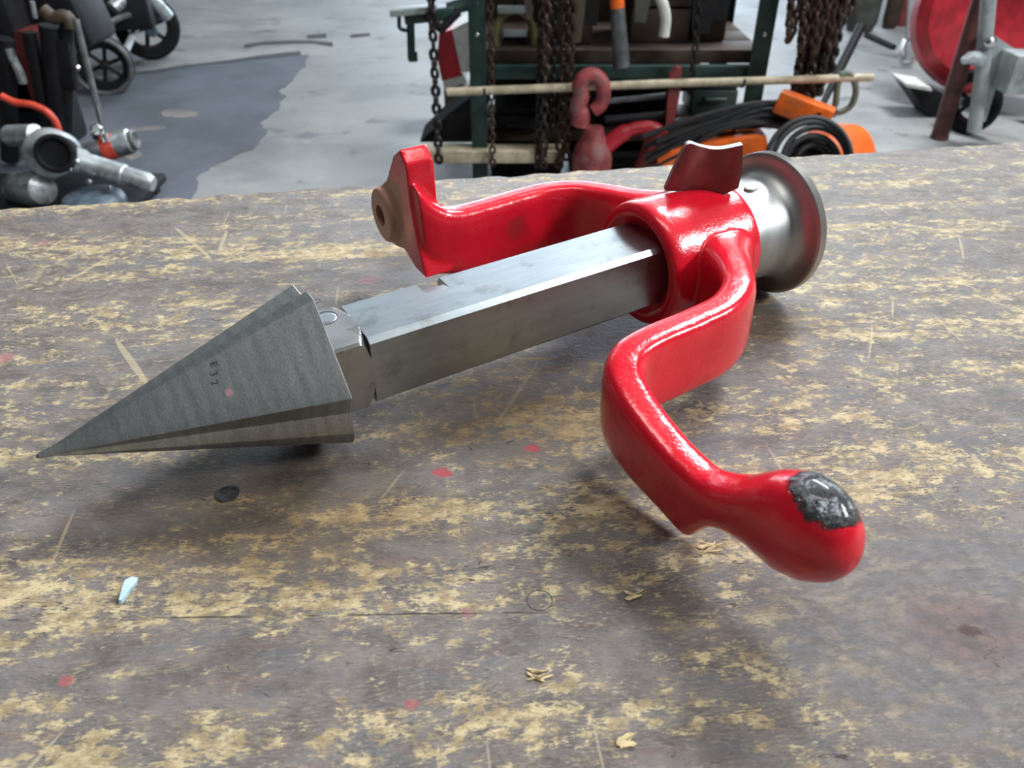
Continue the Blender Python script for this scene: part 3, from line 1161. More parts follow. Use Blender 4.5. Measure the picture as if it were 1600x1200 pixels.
def link_mesh(m, rw, ln):
    key = (m.name, rw, ln)
    if key not in _links:
        bm = NB()
        hw, hl = ln * 0.40, ln * 0.5
        pts_ = []
        for k in range(14):
            t = 2 * math.pi * k / 14
            x = math.cos(t) * (hw - rw)
            z = math.sin(t) * (hw - rw)
            z += (hl - hw) * (1 if z > 0 else -1)
            pts_.append(Vector((x, 0, z)))
        rings = []
        n = len(pts_)
        for i in range(n + 1):
            p = pts_[i % n]
            tt = (pts_[(i + 1) % n] - pts_[(i - 1) % n]).normalized()
            nn = Vector((tt.z, 0, -tt.x))
            rings.append([p + nn * math.cos(a) * rw + Vector((0, math.sin(a), 0)) * rw for a in [2 * math.pi * q / 6 for q in range(6)]])
        rings_to_bm(bm, rings, cap=False)
        bmesh.ops.remove_doubles(bm, verts=bm.verts, dist=1e-6)
        me = mesh_from(bm, 'link')
        me.materials.append(m)
        _links[key] = me
    return _links[key]


def chain(label, pts_, m, ln=0.034, rw=0.0045, group=None, seed=0):
    """a chain hung along a path, one object per link"""
    rnd = random.Random(seed)
    P = smooth_path(pts_, 8) if len(pts_) > 2 else [Vector(p) for p in pts_]
    base = P[0]
    t = thing('chain', label, 'chain', base, group)
    me = link_mesh(m, rw, ln)
    pitch = ln - 2 * rw - 0.0005
    acc, i, seg = 0.0, 0, 0.0
    lens = [(P[k + 1] - P[k]).length for k in range(len(P) - 1)]
    tot = sum(lens)
    n = int(tot / pitch)
    tw = rnd.uniform(0, 1.5)
    for q in range(n):
        s = pitch * (q + 0.5)
        k = 0
        while k < len(lens) - 1 and s > lens[k]:
            s -= lens[k]
            k += 1
        p = P[k].lerp(P[k + 1], s / max(lens[k], 1e-6))
        d = (P[k + 1] - P[k]).normalized()
        o = bpy.data.objects.new('link', me)
        rot = d.to_track_quat('Z', 'Y') @ Matrix.Rotation(tw + (math.pi / 2) * (q % 2) + rnd.uniform(-0.25, 0.25), 3, 'Z').to_quaternion()
        o.rotation_euler = rot.to_euler()
        o.location = p - base
        o.parent = t
        COL.objects.link(o)
    return t


def hang(label, u, vend, m, y=YR - 0.05, du=0.0, **kw):
    lo = pt(u, vend, y)
    x = lo.x
    tp = Vector((x + du, y, RAIL_Z - 0.01))
    return chain(label, [tp, (tp + lo) / 2 + Vector((random.uniform(-.004, .004), 0, 0)), lo], m, **kw)


hang('dark oily chain left of the green rack post', 686, 262, M_RUSTD, ln=0.040, rw=0.0065, seed=1, y=YR - 0.07)
hang('thin rusty chain just right of the left green post', 770, 262, M_RUST, ln=0.030, rw=0.0042, seed=2)
hang('rusty chain second from left in the group at the rack middle', 849, 268, M_RUST, ln=0.042, rw=0.0062, seed=3)
hang('rusty chain third from left in the group at the rack middle', 873, 266, M_RUST, ln=0.042, rw=0.0062, seed=4)
hang('dark short chain hanging behind the rusty middle group', 862, 215, M_RUSTD, ln=0.036, rw=0.005, seed=5, y=YR - 0.03)
hang('rusty chain at the left edge of the group at the rack middle', 840, 264, M_RUSTD, ln=0.038, rw=0.0062, seed=61, y=YR - 0.035)
hang('rusty chain at the right edge of the group at the rack middle', 884, 262, M_RUST, ln=0.040, rw=0.0062, seed=62, y=YR - 0.065)
hang('thin brown chain between the red hook and the right post', 1078, 150, M_RUSTD, ln=0.030, rw=0.0045, seed=6)
bl = ['leftmost chain', 'second chain', 'third chain', 'fourth chain', 'fifth chain', 'sixth chain', 'seventh chain', 'left rear chain', 'middle rear chain', 'right rear chain', 'short chain at right', 'shortest chain at far right']
for i, (u, v, y) in enumerate(((1238, 150, 2.55), (1247, 158, 2.58), (1257, 160, 2.54), (1266, 158, 2.59), (1275, 156, 2.54), (1284, 140, 2.58), (1297, 112, 2.55), (1242, 155, 2.615), (1262, 157, 2.62), (1279, 152, 2.62), (1312, 50, 2.56), (1326, 28, 2.58))):
    hang(bl[i] + ' of the rusty bundle beside the orange box', u, v, M_RUST if i % 2 else M_RUSTD, y=y, ln=0.038, rw=0.0078, group='rusty chain bundle', seed=10 + i)
for i, (u, v, y) in enumerate(((1233, 60, 2.52), (1296, 75, 2.52), (1271, 82, 2.50), (1252, 78, 2.51))):
    lo = pt(u, v, y)
    chain(('looped chain at left', 'looped chain at right', 'front loop', 'front left loop')[i] + ' of the rusty bundle beside the orange box',
          [(lo.x - 0.018, y, RAIL_Z - 0.01), (lo.x - 0.022, y, (RAIL_Z + lo.z) / 2), (lo.x, y, lo.z), (lo.x + 0.022, y, (RAIL_Z + lo.z) / 2), (lo.x + 0.018, y, RAIL_Z - 0.01)], M_RUST, ln=0.036, rw=0.0068, group='rusty chain bundle', seed=30 + i)

# crates and cases filling the rack
SH = z_sh
for i, (u0, u1, hh, lab, y) in enumerate(((842, 925, 0.40, 'dark wooden crate on the rack shelf behind the middle chains', YR + 0.12), (985, 1075, 0.42, 'dark wooden crate on the rack shelf beside the white pipe', YR + 0.14), (1082, 1132, 0.44, 'dark wooden crate at the right end of the rack shelf', YR + 0.16))):
    x0, x1 = xat(u0, 60, y), xat(u1, 60, y)
    t = thing('crate', lab, 'crate', ((x0 + x1) / 2, y + 0.12, SH), 'crates on the rack shelf')
    for k in range(4):
        bm = NB()
        box(bm, ((x0 + x1) / 2, y + 0.01, SH + hh * (k + 0.5) / 4), (x1 - x0, 0.015, hh / 4 - 0.008), bev=0.001)
        part('slat', bm, M_DARKB, t)
        bm = NB()
        box(bm, ((x0 + x1) / 2, y + 0.23, SH + hh * (k + 0.5) / 4), (x1 - x0, 0.015, hh / 4 - 0.008), bev=0.001)
        part('slat', bm, M_DARKB, t)
    bm = NB()
    for xx in (x0 + 0.008, x1 - 0.008):
        box(bm, (xx, y + 0.12, SH + hh / 2), (0.014, 0.20, hh))
    part('side', bm, M_DARKB, t)
    bm = NB()
    box(bm, ((x0 + x1) / 2, y + 0.12, SH + hh * 0.9), (x1 - x0 - 0.03, 0.20, 0.02))
    part('filling', bm, M_BLACK, t)


def case(label, u0, u1, v0, v1, y, dy, m, name='equipment_case', cat='case', z0=None):
    """a moulded case with lid, handle and latches standing on a level"""
    a, b = pt(u0, v0, y), pt(u1, v1, y)
    z0 = b.z if z0 is None else z0
    x0, x1, z1 = a.x, b.x, a.z
    t = thing(name, label, cat, ((x0 + x1) / 2, y + dy / 2, z0))
    bm = NB()
    hz = z0 + (z1 - z0) * 0.68
    box(bm, ((x0 + x1) / 2, y + dy / 2, (z0 + hz) / 2), (x1 - x0, dy, hz - z0), bev=min(0.012, (x1 - x0) * 0.1))
    part('body', bm, m, t)
    bm = NB()
    box(bm, ((x0 + x1) / 2, y + dy / 2, (hz + z1) / 2), ((x1 - x0) * 1.03, dy * 1.02, z1 - hz - 0.003), bev=min(0.012, (x1 - x0) * 0.1))
    part('lid', bm, m, t)
    bm = NB()
    w_ = (x1 - x0) * 0.22
    tube(bm, [((x0 + x1) / 2 - w_, y, hz - 0.03), ((x0 + x1) / 2 - w_, y - 0.018, hz - 0.03), ((x0 + x1) / 2 + w_, y - 0.018, hz - 0.03), ((x0 + x1) / 2 + w_, y, hz - 0.03)], 0.006, 8)
    part('handle', bm, m, t)
    return t


case('black equipment case low in the rack beside the left post', 772, 842, 168, 250, YR + 0.16, 0.25, M_BLACK, z0=z_low)
case('black equipment case on the low shelf behind the red hook', 930, 1058, 108, 180, YR + 0.30, 0.22, M_BLACK, z0=z_low)
case('black equipment case low behind the middle chains', 846, 925, 140, 255, YR + 0.2, 0.25, M_BLACKM, z0=z_low)
case('dark green tool box beside the right rack post', 1085, 1150, 120, 175, YR + 0.35, 0.18, M_GREEN, z0=z_low)

for i, (u0, u1) in enumerate(((764, 880), (888, 1010))):
    y = YR + 0.10
    x0, x1 = xat(u0, 280, y), xat(u1, 280, y)
    t = thing('storage_tub', ('black storage tub on the floor under the low shelf beside the left post', 'black storage tub on the floor under the low shelf below the red hook')[i], 'tub', ((x0 + x1) / 2, y + 0.15, FLOOR))
    bm = NB()
    zt = z_low - 0.05
    rings = []
    for z, s in ((FLOOR, 0.88), (zt - 0.02, 1.0), (zt - 0.02, 1.04), (zt, 1.04), (zt, 0.97), (FLOOR + 0.02, 0.85)):
        w_, d_ = (x1 - x0) / 2 * s, 0.14 * s
        rings.append([((x0 + x1) / 2 + sx * w_, y + 0.15 + sy * d_, z) for sx, sy in ((-1, -1), (1, -1), (1, 1), (-1, 1))])
    rings_to_bm(bm, rings)
    part('tub', bm, M_BLACK, t, smooth=False)
    bm = NB()
    tube(bm, [((x0 + x1) / 2 - 0.05, y + 0.005, zt - 0.03), ((x0 + x1) / 2 - 0.05, y - 0.012, zt - 0.04), ((x0 + x1) / 2 + 0.05, y - 0.012, zt - 0.04), ((x0 + x1) / 2 + 0.05, y + 0.005, zt - 0.03)], 0.005, 8)
    part('handle', bm, M_BLACK, t)

# straps, hoses and belts hanging from the rail between the chains
for u, v, wd, m_, lab, y in ((899, 66, 0.020, M_TAN, 'tan strap hanging right of the middle chains', YR - 0.06), (928, 40, 0.030, M_BLACK, 'broad black strap hanging left of the grey tool', YR - 0.04),
                             (1004, 34, 0.030, M_SACK, 'olive strap hanging between the grey tool and white pipe', YR - 0.04), (1098, 52, 0.045, M_BLACK, 'black tapered strap hanging right of the thin brown chain', YR - 0.05),
                             (1124, 30, 0.034, M_BLACK, 'short black strap hanging left of the right post', YR - 0.05), (826, 30, 0.016, M_TAN, 'narrow tan strap hanging left of the middle chains', YR - 0.03)):
    lo = pt(u, v, y)
    t = thing('hanging_strap', lab, 'strap', lo)
    bm = NB()
    rings = []
    for k in range(9):
        f = k / 8
        z = lo.z + (RAIL_Z + 0.012 - lo.z) * f
        ww = wd * (0.55 + 0.45 * min(1, f * 3))
        xo = 0.008 * math.sin(f * 5 + u)
        rings.append([(lo.x + xo - ww, y - 0.003, z), (lo.x + xo + ww, y - 0.006, z), (lo.x + xo + ww, y, z), (lo.x + xo - ww, y + 0.003, z)])
    rings_to_bm(bm, rings)
    part('strap', bm, m_, t)
    bm = NB()
    torus(bm, (lo.x + 0.008 * math.sin(5 + u), y, RAIL_Z + 0.003), (0, 1, 0), 0.018, 0.004, 18, 8)
    part('ring', bm, M_BLACKM, t)

# pale wooden pole lying along the rack
bm = NB()
pa, pb = pt(698, 144, YR - 0.085), pt(1364, 121, YR - 0.085)
tube(bm, [pa, pa.lerp(pb, 0.5) + Vector((0, 0, 0.003)), pb], [0.0125, 0.0125, 0.0115], 14)
solo('wooden_pole', bm, M_WOOD, 'long pale wooden pole lying level across the rack front', 'pole', pa)
for uu in (757, 1160):
    q = pt(uu, 143 - (uu - 698) * 0.0345, YR - 0.085)
    bm = NB()
    tube(bm, [(q.x, YR + 0.002, q.z - 0.016), (q.x, YR - 0.085, q.z - 0.0165), (q.x, YR - 0.108, q.z - 0.008), (q.x, YR - 0.110, q.z + 0.012)], 0.004, 8)
    part('pole_hook', bm, M_GREEN, rack)

# yellow-brown strap pulley hanging in the rack
c = pt(805, 62, YR + 0.12)
t = thing('hoist_pulley', 'dull brass ring pulley hanging in the rack right of the post', 'pulley', c)
bm = NB()
torus(bm, c, (0.1, -1, 0.25), 0.076, 0.013, 36, 10, sc=(0.82, 1.12))
part('ring', bm, M_BRASS, t)
bm = NB()
lathe(bm, c + Vector((0, 0.02, -0.028)), (0.1, -1, 0.2), [(0, 0.02), (0, 0.046), (0.02, 0.048), (0.026, 0.040), (0.022, 0.02), (0.020, 0.001)], 28)
part('sheave', bm, M_BLACKM, t)
for dz, w_ in ((0.022, 0.075), (0.090, 0.11)):
    bm = NB()
    box(bm, c + Vector((0, -0.008, dz)), (w_, 0.02, 0.022), bev=0.003)
    part('bar', bm, M_GREYM, t)
bm = NB()
tube(bm, [c + Vector((0, 0, 0.09)), c + Vector((0, 0, RAIL_Z + 0.0 - c.z))], 0.006, 8)
part('hanger', bm, M_BLACKM, t)

# grey tube with orange top, white bent pipe
a, b = pt(962, -30, YR - 0.05), pt(971, 104, YR - 0.05)
t = thing('wrench_handle', 'grey tubular tool with an orange grip hanging in the rack', 'tool', b)
bm = NB()
mid = a.lerp(b, 0.30)
tube(bm, [mid, b], [0.021, 0.026], 16)
part('shaft', bm, M_GREYT, t)
bm = NB()
tube(bm, [Vector((a.x, a.y, RAIL_Z - 0.03)), a, mid], [0.019, 0.021, 0.021], 16)
part('grip', bm, M_ORANGE, t, 'orange grip')
bm = NB()
torus(bm, (a.x, a.y, RAIL_Z), (1, 0, 0.0), 0.024, 0.005, 20, 8)
part('hang_ring', bm, M_BLACKM, t)
bm = NB()
tube(bm, [pt(1012, -70, YR + 0.0), pt(1022, -25, YR), pt(1035, 5, YR - 0.01), pt(1040, 30, YR - 0.01), pt(1037, 57, YR - 0.01)], 0.0165, 14, sub=5)
solo('bent_pipe', bm, M_WHITE, 'white bent plastic pipe end hanging in front of the crates', 'pipe', pt(1037, 57, YR))

# red chain hoist hook and casting
yh = YR - 0.10
c = pt(925, 235, yh)
t = thing('red_hook', 'large faded red lifting hook standing in the rack', 'hook', c)
bm = NB()
hp = [(905, 196), (908, 180), (903, 168), (908, 150), (906, 132), (916, 119), (930, 118), (941, 130), (943, 150), (938, 164), (927, 173)]
tube(bm, [pt(u, v, yh) for u, v in hp], [0.028] * 8 + [0.026] * 8 + [0.024] * 8 + [0.023] * 8 + [0.022] * 8 + [0.022] * 8 + [0.021] * 4 + [0.019] * 4 + [0.016] * 4 + [0.012], 14, sub=5)
part('hook', bm, M_PINK, t)
bm = NB()
lathe(bm, pt(925, 248, yh) + Vector((0, 0, -0.10)), (0, 0, 1), [(0, 0.05), (0.02, 0.062), (0.10, 0.064), (0.14, 0.055), (0.17, 0.036), (0.20, 0.03)], 24)
part('block', bm, M_PINK, t)
bm = NB()
tube(bm, [pt(944, 232, yh), pt(968, 212, yh), pt(992, 201, yh), pt(1022, 200, yh), pt(1036, 214, yh)], [0.026] * 8 + [0.02] * 20, 12, sub=5)
part('lever', bm, M_RMACH, t)
a = pt(1022, 222, yh)
bm = NB()
tube(bm, [pt(1036, 210, yh), pt(1022, 228, yh), pt(1008, 262, yh), pt(1003, 290, yh)], [0.028, 0.036, 0.034, 0.03], 14)
part('handle', bm, M_RDULL, t)
bm = NB()
prism(bm, [pt(1047, 118, yh + 0.02), pt(1058, 106, yh + 0.02), pt(1066, 108, yh + 0.02), pt(1062, 150, yh + 0.02), pt(1052, 196, yh + 0.02), pt(1040, 198, yh + 0.02)], (0, 0.03, 0))
solo('red_lever_bar', bm, M_RDULL, 'upright dull red lever bar right of the red hook', 'lever', pt(1046, 198, yh))
for i, (p_, q_, r_, m_, lab) in enumerate((((945, 188), (1042, 180), 0.013, M_BLACKM, 'black round rod lying level beside the red hook'), ((935, 160), (1040, 149), 0.009, M_GREYT, 'thin grey rod above the black rod beside the red hook'))):
    bm = NB()
    yy = yh + 0.05
    tube(bm, [pt(*p_, yy), pt(*q_, yy)], r_, 14)
    solo('steel_rod', bm, m_, lab, 'rod', pt(*p_, yy))

# black hoses
def hose(label, paths, r, m=M_HOSE, group=None):
    c = Vector(paths[0][0])
    t = thing('hose_coil', label, 'hose', c, group)
    for p_ in paths:
        bm = NB()
        tube(bm, p_, r, 10, sub=6)
        part('hose_strand', bm, m, t)
    return t


rnd = random.Random(4)
strands = []
for k in range(15):
    y = YR - 0.13 + rnd.uniform(-0.05, 0.06)
    o = k * 4.6
    strands.append([pt(1012 + rnd.uniform(-10, 16), 214 + o * 0.85, y), pt(1062 + rnd.uniform(-8, 8), 196 + o * 0.70 + rnd.uniform(-5, 5), y), pt(1120, 180 + o * 0.52 + rnd.uniform(-6, 6), y), pt(1180, 162 + o * 0.55 + rnd.uniform(-3, 3), y), pt(1236, 158 + o * 0.7 + rnd.uniform(-4, 4), y)])
hose('bundle of black rubber hoses sweeping under the right rack post', strands, 0.0078)
t = thing('cable_coil', 'coiled black cable in front of the orange drum', 'cable', pt(1262, 262, YR - 0.3))
for k in range(7):
    bm = NB()
    torus(bm, pt(1268 + rnd.uniform(-5, 5), 258 + rnd.uniform(-4, 4), YR - 0.345 + 0.012 * k), (0.05 + rnd.uniform(-.15, .15), -1, 0.45 + rnd.uniform(-.15, .15)), 0.112 - 0.011 * k, 0.0085, 40, 8, sc=(1.08, 1.12))
    part('cable_turn', bm, M_HOSE, t)
bm = NB()
lathe(bm, pt(1268, 262, YR - 0.262), (0.05, -1, 0.45), [(0, 0.085), (0.012, 0.085), (0.012, 0.001)], 24)
part('reel_back', bm, M_BLACK, t)
bm = NB()
prism(bm, [pt(1196, 172, YR), pt(1222, 183, YR), pt(1218, 196, YR), pt(1200, 203, YR), pt(1190, 188, YR)], (0, 0.02, 0.0))
solo('paper_scrap', bm, M_WHITE, 'crumpled white scrap between the hoses and orange box', 'scrap', pt(1200, 203, YR), smooth=False)

# orange machine: switch box and housing
y = YR - 0.22
a = pt(1263, 178, y)
t = thing('orange_machine', 'bright orange machine with a box on its rounded housing', 'machine', Vector((a.x + 0.05, y + 0.05, FLOOR)))
bm = NB()
rot = Matrix.Rotation(R(15), 4, 'Y') @ Matrix.Rotation(R(-24), 4, 'Z')
box(bm, a + Vector((0, 0.04, 0)), (0.165, 0.085, 0.062), rot, bev=0.005)
sb = part('switch_box', bm, M_ORANGE, t)
bm = NB()
box(bm, a + Vector((0, 0.04, 0)) + rot.to_3x3() @ Vector((0.045, -0.044, 0.010)), (0.010, 0.006, 0.010), rot)
part('switch', bm, M_BLACK, sb)
bm = NB()
hc = pt(1304, 262, y + 0.06)
lathe(bm, hc, (0.5, -1, 0.25), [(-0.09, 0.02), (-0.085, 0.105), (-0.05, 0.132), (0.04, 0.132), (0.065, 0.10), (0.07, 0.02)], 36)
part('housing', bm, M_ORANGE, t)
bm = NB()
box(bm, (hc.x, hc.y, (FLOOR + hc.z - 0.1) / 2), (0.16, 0.14, hc.z - 0.1 - FLOOR), bev=0.008)
part('stand', bm, M_BLACKM, t)
yb = YR - 0.19
b0 = pt(1128, 244, yb)
t = thing('orange_case', 'orange domed case lying under the black hoses', 'case', Vector((b0.x, yb + 0.05, FLOOR)))
bm = NB()
rings = []
for k, (dx, z) in enumerate(((-0.19, -0.02), (-0.15, 0.012), (-0.02, 0.038), (0.10, 0.056), (0.135, 0.052), (0.16, -0.02))):
    rings.append([(b0.x + dx, yb + 0.02, FLOOR), (b0.x + dx, yb + 0.02, b0.z + z - 0.008), (b0.x + dx, yb + 0.032, b0.z + z), (b0.x + dx, yb + 0.16, b0.z + z), (b0.x + dx, yb + 0.17, FLOOR)])
rings_to_bm(bm, rings)
part('shell', bm, M_ORANGE, t, smooth=False)
bm = NB()
tube(bm, [(b0.x - 0.05, yb + 0.09, b0.z + 0.02), (b0.x - 0.05, yb + 0.09, b0.z + 0.05), (b0.x + 0.05, yb + 0.09, b0.z + 0.06), (b0.x + 0.05, yb + 0.09, b0.z + 0.03)], 0.008, 8)
part('handle', bm, M_BLACK, t)

# green G-clamp hanging on the pole end, dark bar leaning behind
y = YR - 0.085
t = thing('pipe_clamp', 'faded green clamp hanging on the right end of the wooden pole', 'clamp', pt(1325, 178, y))
bm = NB()
tube(bm, [pt(1306, 164, y), pt(1308, 140, y), pt(1313, 119, y), pt(1326, 115, y), pt(1335, 128, y), pt(1337, 145, y), pt(1331, 163, y), pt(1320, 172, y), pt(1308, 176, y)], 0.010, 10, sub=5)
part('frame', bm, M_GREENL, t)
bm = NB()
tube(bm, [pt(1302, 182, y), pt(1306, 148, y)], 0.008, 10)
part('screw', bm, M_GREYT, t)
bm = NB()
yl = 3.3
tube(bm, [pt(1284, 166, yl), pt(1310, 112, yl + 0.15), pt(1346, 40, yl + 0.3)], [0.012, 0.020, 0.020], 12)
solo('pry_bar', bm, M_BLACKM, 'dark tapered bar leaning behind the rusty chain bundle', 'bar', pt(1284, 166, yl))

# machine seen left of the rack: red and white
y = 3.3
t = thing('floor_machine', 'red and white machine standing behind the left rack post', 'machine', Vector((pt(710, 150, y).x, y + 0.1, FLOOR)))
bm = NB()
prism(bm, [pt(686, 52, y), pt(706, 46, y), pt(720, 112, y), pt(724, 118, y), pt(690, 126, y), pt(683, 90, y)], (0, 0.2, 0))
part('red_panel', bm, M_RMACH, t, 'red side panel', smooth=False)
bm = NB()
prism(bm, [pt(706, 46, y - 0.01), pt(738, 30, y - 0.01), pt(738, 112, y - 0.01), pt(721, 113, y - 0.01)], (0, 0.2, 0))
part('white_panel', bm, M_WHITE, t, 'white panel', smooth=False)
bm = NB()
prism(bm, [pt(692, 127, y), pt(724, 117, y), pt(730, 128, y), pt(694, 142, y)], (0, 0.2, 0))
part('white_skirt', bm, M_WHITE, t, smooth=False)
bm = NB()
b0 = pt(712, 140, y)
box(bm, (b0.x, y + 0.1, (b0.z + FLOOR) / 2), (0.10, 0.16, b0.z - FLOOR), bev=0.01)
part('base', bm, M_TAN, t)
# dark leaning board under it
bm = NB()
prism(bm, [pt(656, 222, YR + 0.12), pt(700, 178, YR + 0.12), pt(738, 150, YR + 0.12), pt(738, 222, YR + 0.12)], (0, 0.18, 0))
solo('black_wedge_case', bm, M_BLACK, 'black sloping case on the pale board left of the post', 'case', pt(690, 222, YR + 0.12), smooth=False)

# green vise bracket sticking out left of the rack
y = YR - 0.02
t = thing('bench_vise', 'dark green pipe vise bracket sticking out left of the chain', 'vise', pt(668, 20, y))
bm = NB()
rot = Matrix.Rotation(R(-5), 4, 'Y')
box(bm, pt(646, 16, y), (0.135, 0.06, 0.018), rot, bev=0.003)
part('top_plate', bm, M_GREYM, t, 'pale edged top plate')
bm = NB()
box(bm, pt(672, 22, y + 0.02), (0.15, 0.07, 0.035), rot, bev=0.004)
part('body', bm, M_GREEN, t)
bm = NB()
tube(bm, [pt(624, 22, y), pt(624, 42, y), pt(632, 47, y), pt(640, 44, y), pt(641, 22, y)], 0.006, 10, sub=4)
part('hook', bm, M_GREEN, t)
bm = NB()
tube(bm, [pt(641, 20, y), pt(643, 92, y)], 0.012, 12)
part('screw', bm, M_GREEN, t)
bm = NB()
box(bm, pt(645, 88, y), (0.028, 0.02, 0.03), bev=0.003)
part('foot', bm, M_GREEN, t)
bm = NB()
tube(bm, [pt(664, 18, y), pt(690, 45, y - 0.02), pt(716, 18, y)], [0.02, 0.017, 0.014], 10)
part('arm', bm, M_BLACKM, t)
bm = NB()
tube(bm, [pt(700, 14, y + 0.02), Vector((pt(735, 10, y).x, YR + 0.02, pt(735, 8, y).z))], 0.02, 10)
part('bracket', bm, M_GREEN, t)

# ------------------------------------------------------------------ background: right side machines
b0 = gp(1467, 216)
t = thing('upright_post', 'rust brown round steel post standing on the floor at right', 'post', b0)
bm = NB()
tube(bm, [b0 + Vector((0, 0, 0.008)), b0 + Vector((0, 0, 1.1))], 0.033, 20)
part('tube', bm, M_BROWN, t)
bm = NB()
lathe(bm, b0, (0, 0, 1), [(0, 0.036), (0.01, 0.036), (0.014, 0.034), (0.014, 0.001)], 20)
part('foot', bm, M_BROWN, t)
yd = 3.75
cd = pt(1552, 22, yd)
t = thing('drain_drum_machine', 'red drum machine on a grey frame with black wheels at right', 'machine', Vector((cd.x, yd, FLOOR)))
bm = NB()
lathe(bm, cd, (-0.45, -1, 0.15), [(-0.14, 0.05), (-0.14, 0.25), (-0.11, 0.305), (-0.05, 0.325), (0.04, 0.325), (0.10, 0.30), (0.13, 0.25), (0.125, 0.20), (0.10, 0.12), (0.09, 0.01)], 48)
part('drum', bm, M_RMACH, t)
bm = NB()
tube(bm, [pt(1522, 205, yd - 0.60), pt(1536, 100, yd - 0.60), pt(1548, -40, yd - 0.60)], 0.026, 14)
part('frame_upright', bm, M_GREYM, t)
bm = NB()
tube(bm, [pt(1640, 190, yd - 0.60), pt(1650, -40, yd - 0.60)], 0.026, 14)
part('frame_upright', bm, M_GREYM, t)
bm = NB()
prism(bm, [pt(1533, 62, yd - 0.58), pt(1546, 50, yd - 0.58), pt(1600, 86, yd - 0.58), pt(1660, 86, yd - 0.58), pt(1660, 138, yd - 0.58), pt(1556, 138, yd - 0.58), pt(1540, 190, yd - 0.58), pt(1524, 190, yd - 0.58)], (0, 0.03, 0))
part('frame_plate', bm, M_GREYM, t, smooth=False)
bm = NB()
box(bm, pt(1612, 112, yd - 0.64), (0.21, 0.12, 0.14), bev=0.01)
part('motor_box', bm, M_GREYM, t)
bm = NB()
lathe(bm, pt(1545, 66, yd - 0.62), (0, -1, 0.0), [(0, 0.02), (0.02, 0.02), (0.03, 0.012), (0.03, 0.001)], 16)
part('bolt', bm, M_CHROME, t)
bm = NB()
tube(bm, [pt(1503, 96, yd - 0.64), pt(1516, 90, yd - 0.64), pt(1530, 92, yd - 0.62)], [0.012, 0.022, 0.03], 14)
part('clamp_lever', bm, M_SILVER, t)


def wheel(c, axis, Rw, wd, parent, m_tyre=M_BLACK, m_rim=M_BLACKM, spokes=5):
    bm = NB()
    rr = wd * 0.5
    lathe(bm, c, axis, [(-rr, Rw * 0.70), (-rr, Rw * 0.90), (-rr * 0.6, Rw * 0.985), (0, Rw), (rr * 0.6, Rw * 0.985), (rr, Rw * 0.90), (rr, Rw * 0.70)], 36, closed_profile=True)
    tw = part('tyre', bm, m_tyre, parent)
    bm = NB()
    lathe(bm, c, axis, [(-rr * 0.8, Rw * 0.60), (-rr * 0.8, Rw * 0.71), (rr * 0.8, Rw * 0.71), (rr * 0.8, Rw * 0.60)], 32, closed_profile=True)
    part('rim', bm, m_rim, parent)
    bm = NB()
    lathe(bm, c, axis, [(-rr * 1.2, Rw * 0.16), (rr * 1.2, Rw * 0.16), (rr * 1.3, Rw * 0.10), (rr * 1.3, 0.001)], 16)
    part('hub', bm, m_rim, parent)
    a, b, d = frame(axis)
    for k in range(spokes):
        th = 2 * math.pi * k / spokes + 0.3
        r_ = b * math.cos(th) + d * math.sin(th)
        bm = NB()
        tube(bm, [Vector(c) + r_ * Rw * 0.12, Vector(c) + r_ * Rw * 0.63], Rw * 0.07, 8)
        part('spoke', bm, m_rim, parent)
    return tw


b0 = gp(1508, 210)
wheel(b0 + Vector((0.0, 0.03, 0.125)), (-0.9, -0.45, 0), 0.125, 0.055, t)
b0 = gp(1640, 200)
wheel(b0 + Vector((0, 0, 0.135)), (-0.75, -0.65, 0), 0.135, 0.05, t)
# foot pedal
b0 = gp(1440, 184)
t = thing('foot_pedal', 'black wedge foot pedal with a bright top edge by the brown post', 'pedal', b0)
bm = NB()
yp = b0.y
prism(bm, [pt(1418, 133, yp), pt(1462, 142, yp), pt(1480, 150, yp), Vector((pt(1480, 186, yp).x, yp, FLOOR)), Vector((pt(1452, 186, yp).x, yp, FLOOR))], (0, 0.16, 0))
part('body', bm, M_BLACKM, t, smooth=False)
bm = NB()
prism(bm, [pt(1416, 131, yp - 0.005), pt(1456, 138, yp - 0.005), pt(1456, 143, yp - 0.005), pt(1417, 136, yp - 0.005)], (0, 0.17, 0.004))
part('tread', bm, M_WHITE, t, 'bright pale tread', smooth=False)
# grey panel with a steel ring in front
yp = 4.55
t = thing('grey_panel', 'grey green sheet panel leaning left of the red drum', 'panel', Vector((pt(1436, 80, yp).x, yp, FLOOR)))
bm = NB()
prism(bm, [pt(1424, -40, yp), pt(1462, -40, yp), pt(1446, 60, yp), Vector((pt(1440, 100, yp).x, yp, FLOOR)), Vector((pt(1414, 100, yp).x, yp, FLOOR))], (0, 0.025, 0))
part('sheet', bm, M_GREYM, t, smooth=False)
bm = NB()
prism(bm, [pt(1432, 26, yp - 0.006), pt(1438, 26, yp - 0.006), pt(1434, 60, yp - 0.006), pt(1428, 60, yp - 0.006)], (0, 0.008, 0))
part('stiffener', bm, M_GREYM, t, smooth=False)
b0 = gp(1412, 106)
bm = NB()
torus(bm, b0 + Vector((0, 0, 0.076)), (0.35, -1, 0.25), 0.066, 0.011, 6, 10, sc=(0.85, 1.05))
solo('steel_ring', bm, M_CHROME, 'bright hexagonal steel ring standing on the floor by the grey panel', 'ring', b0, smooth=False)
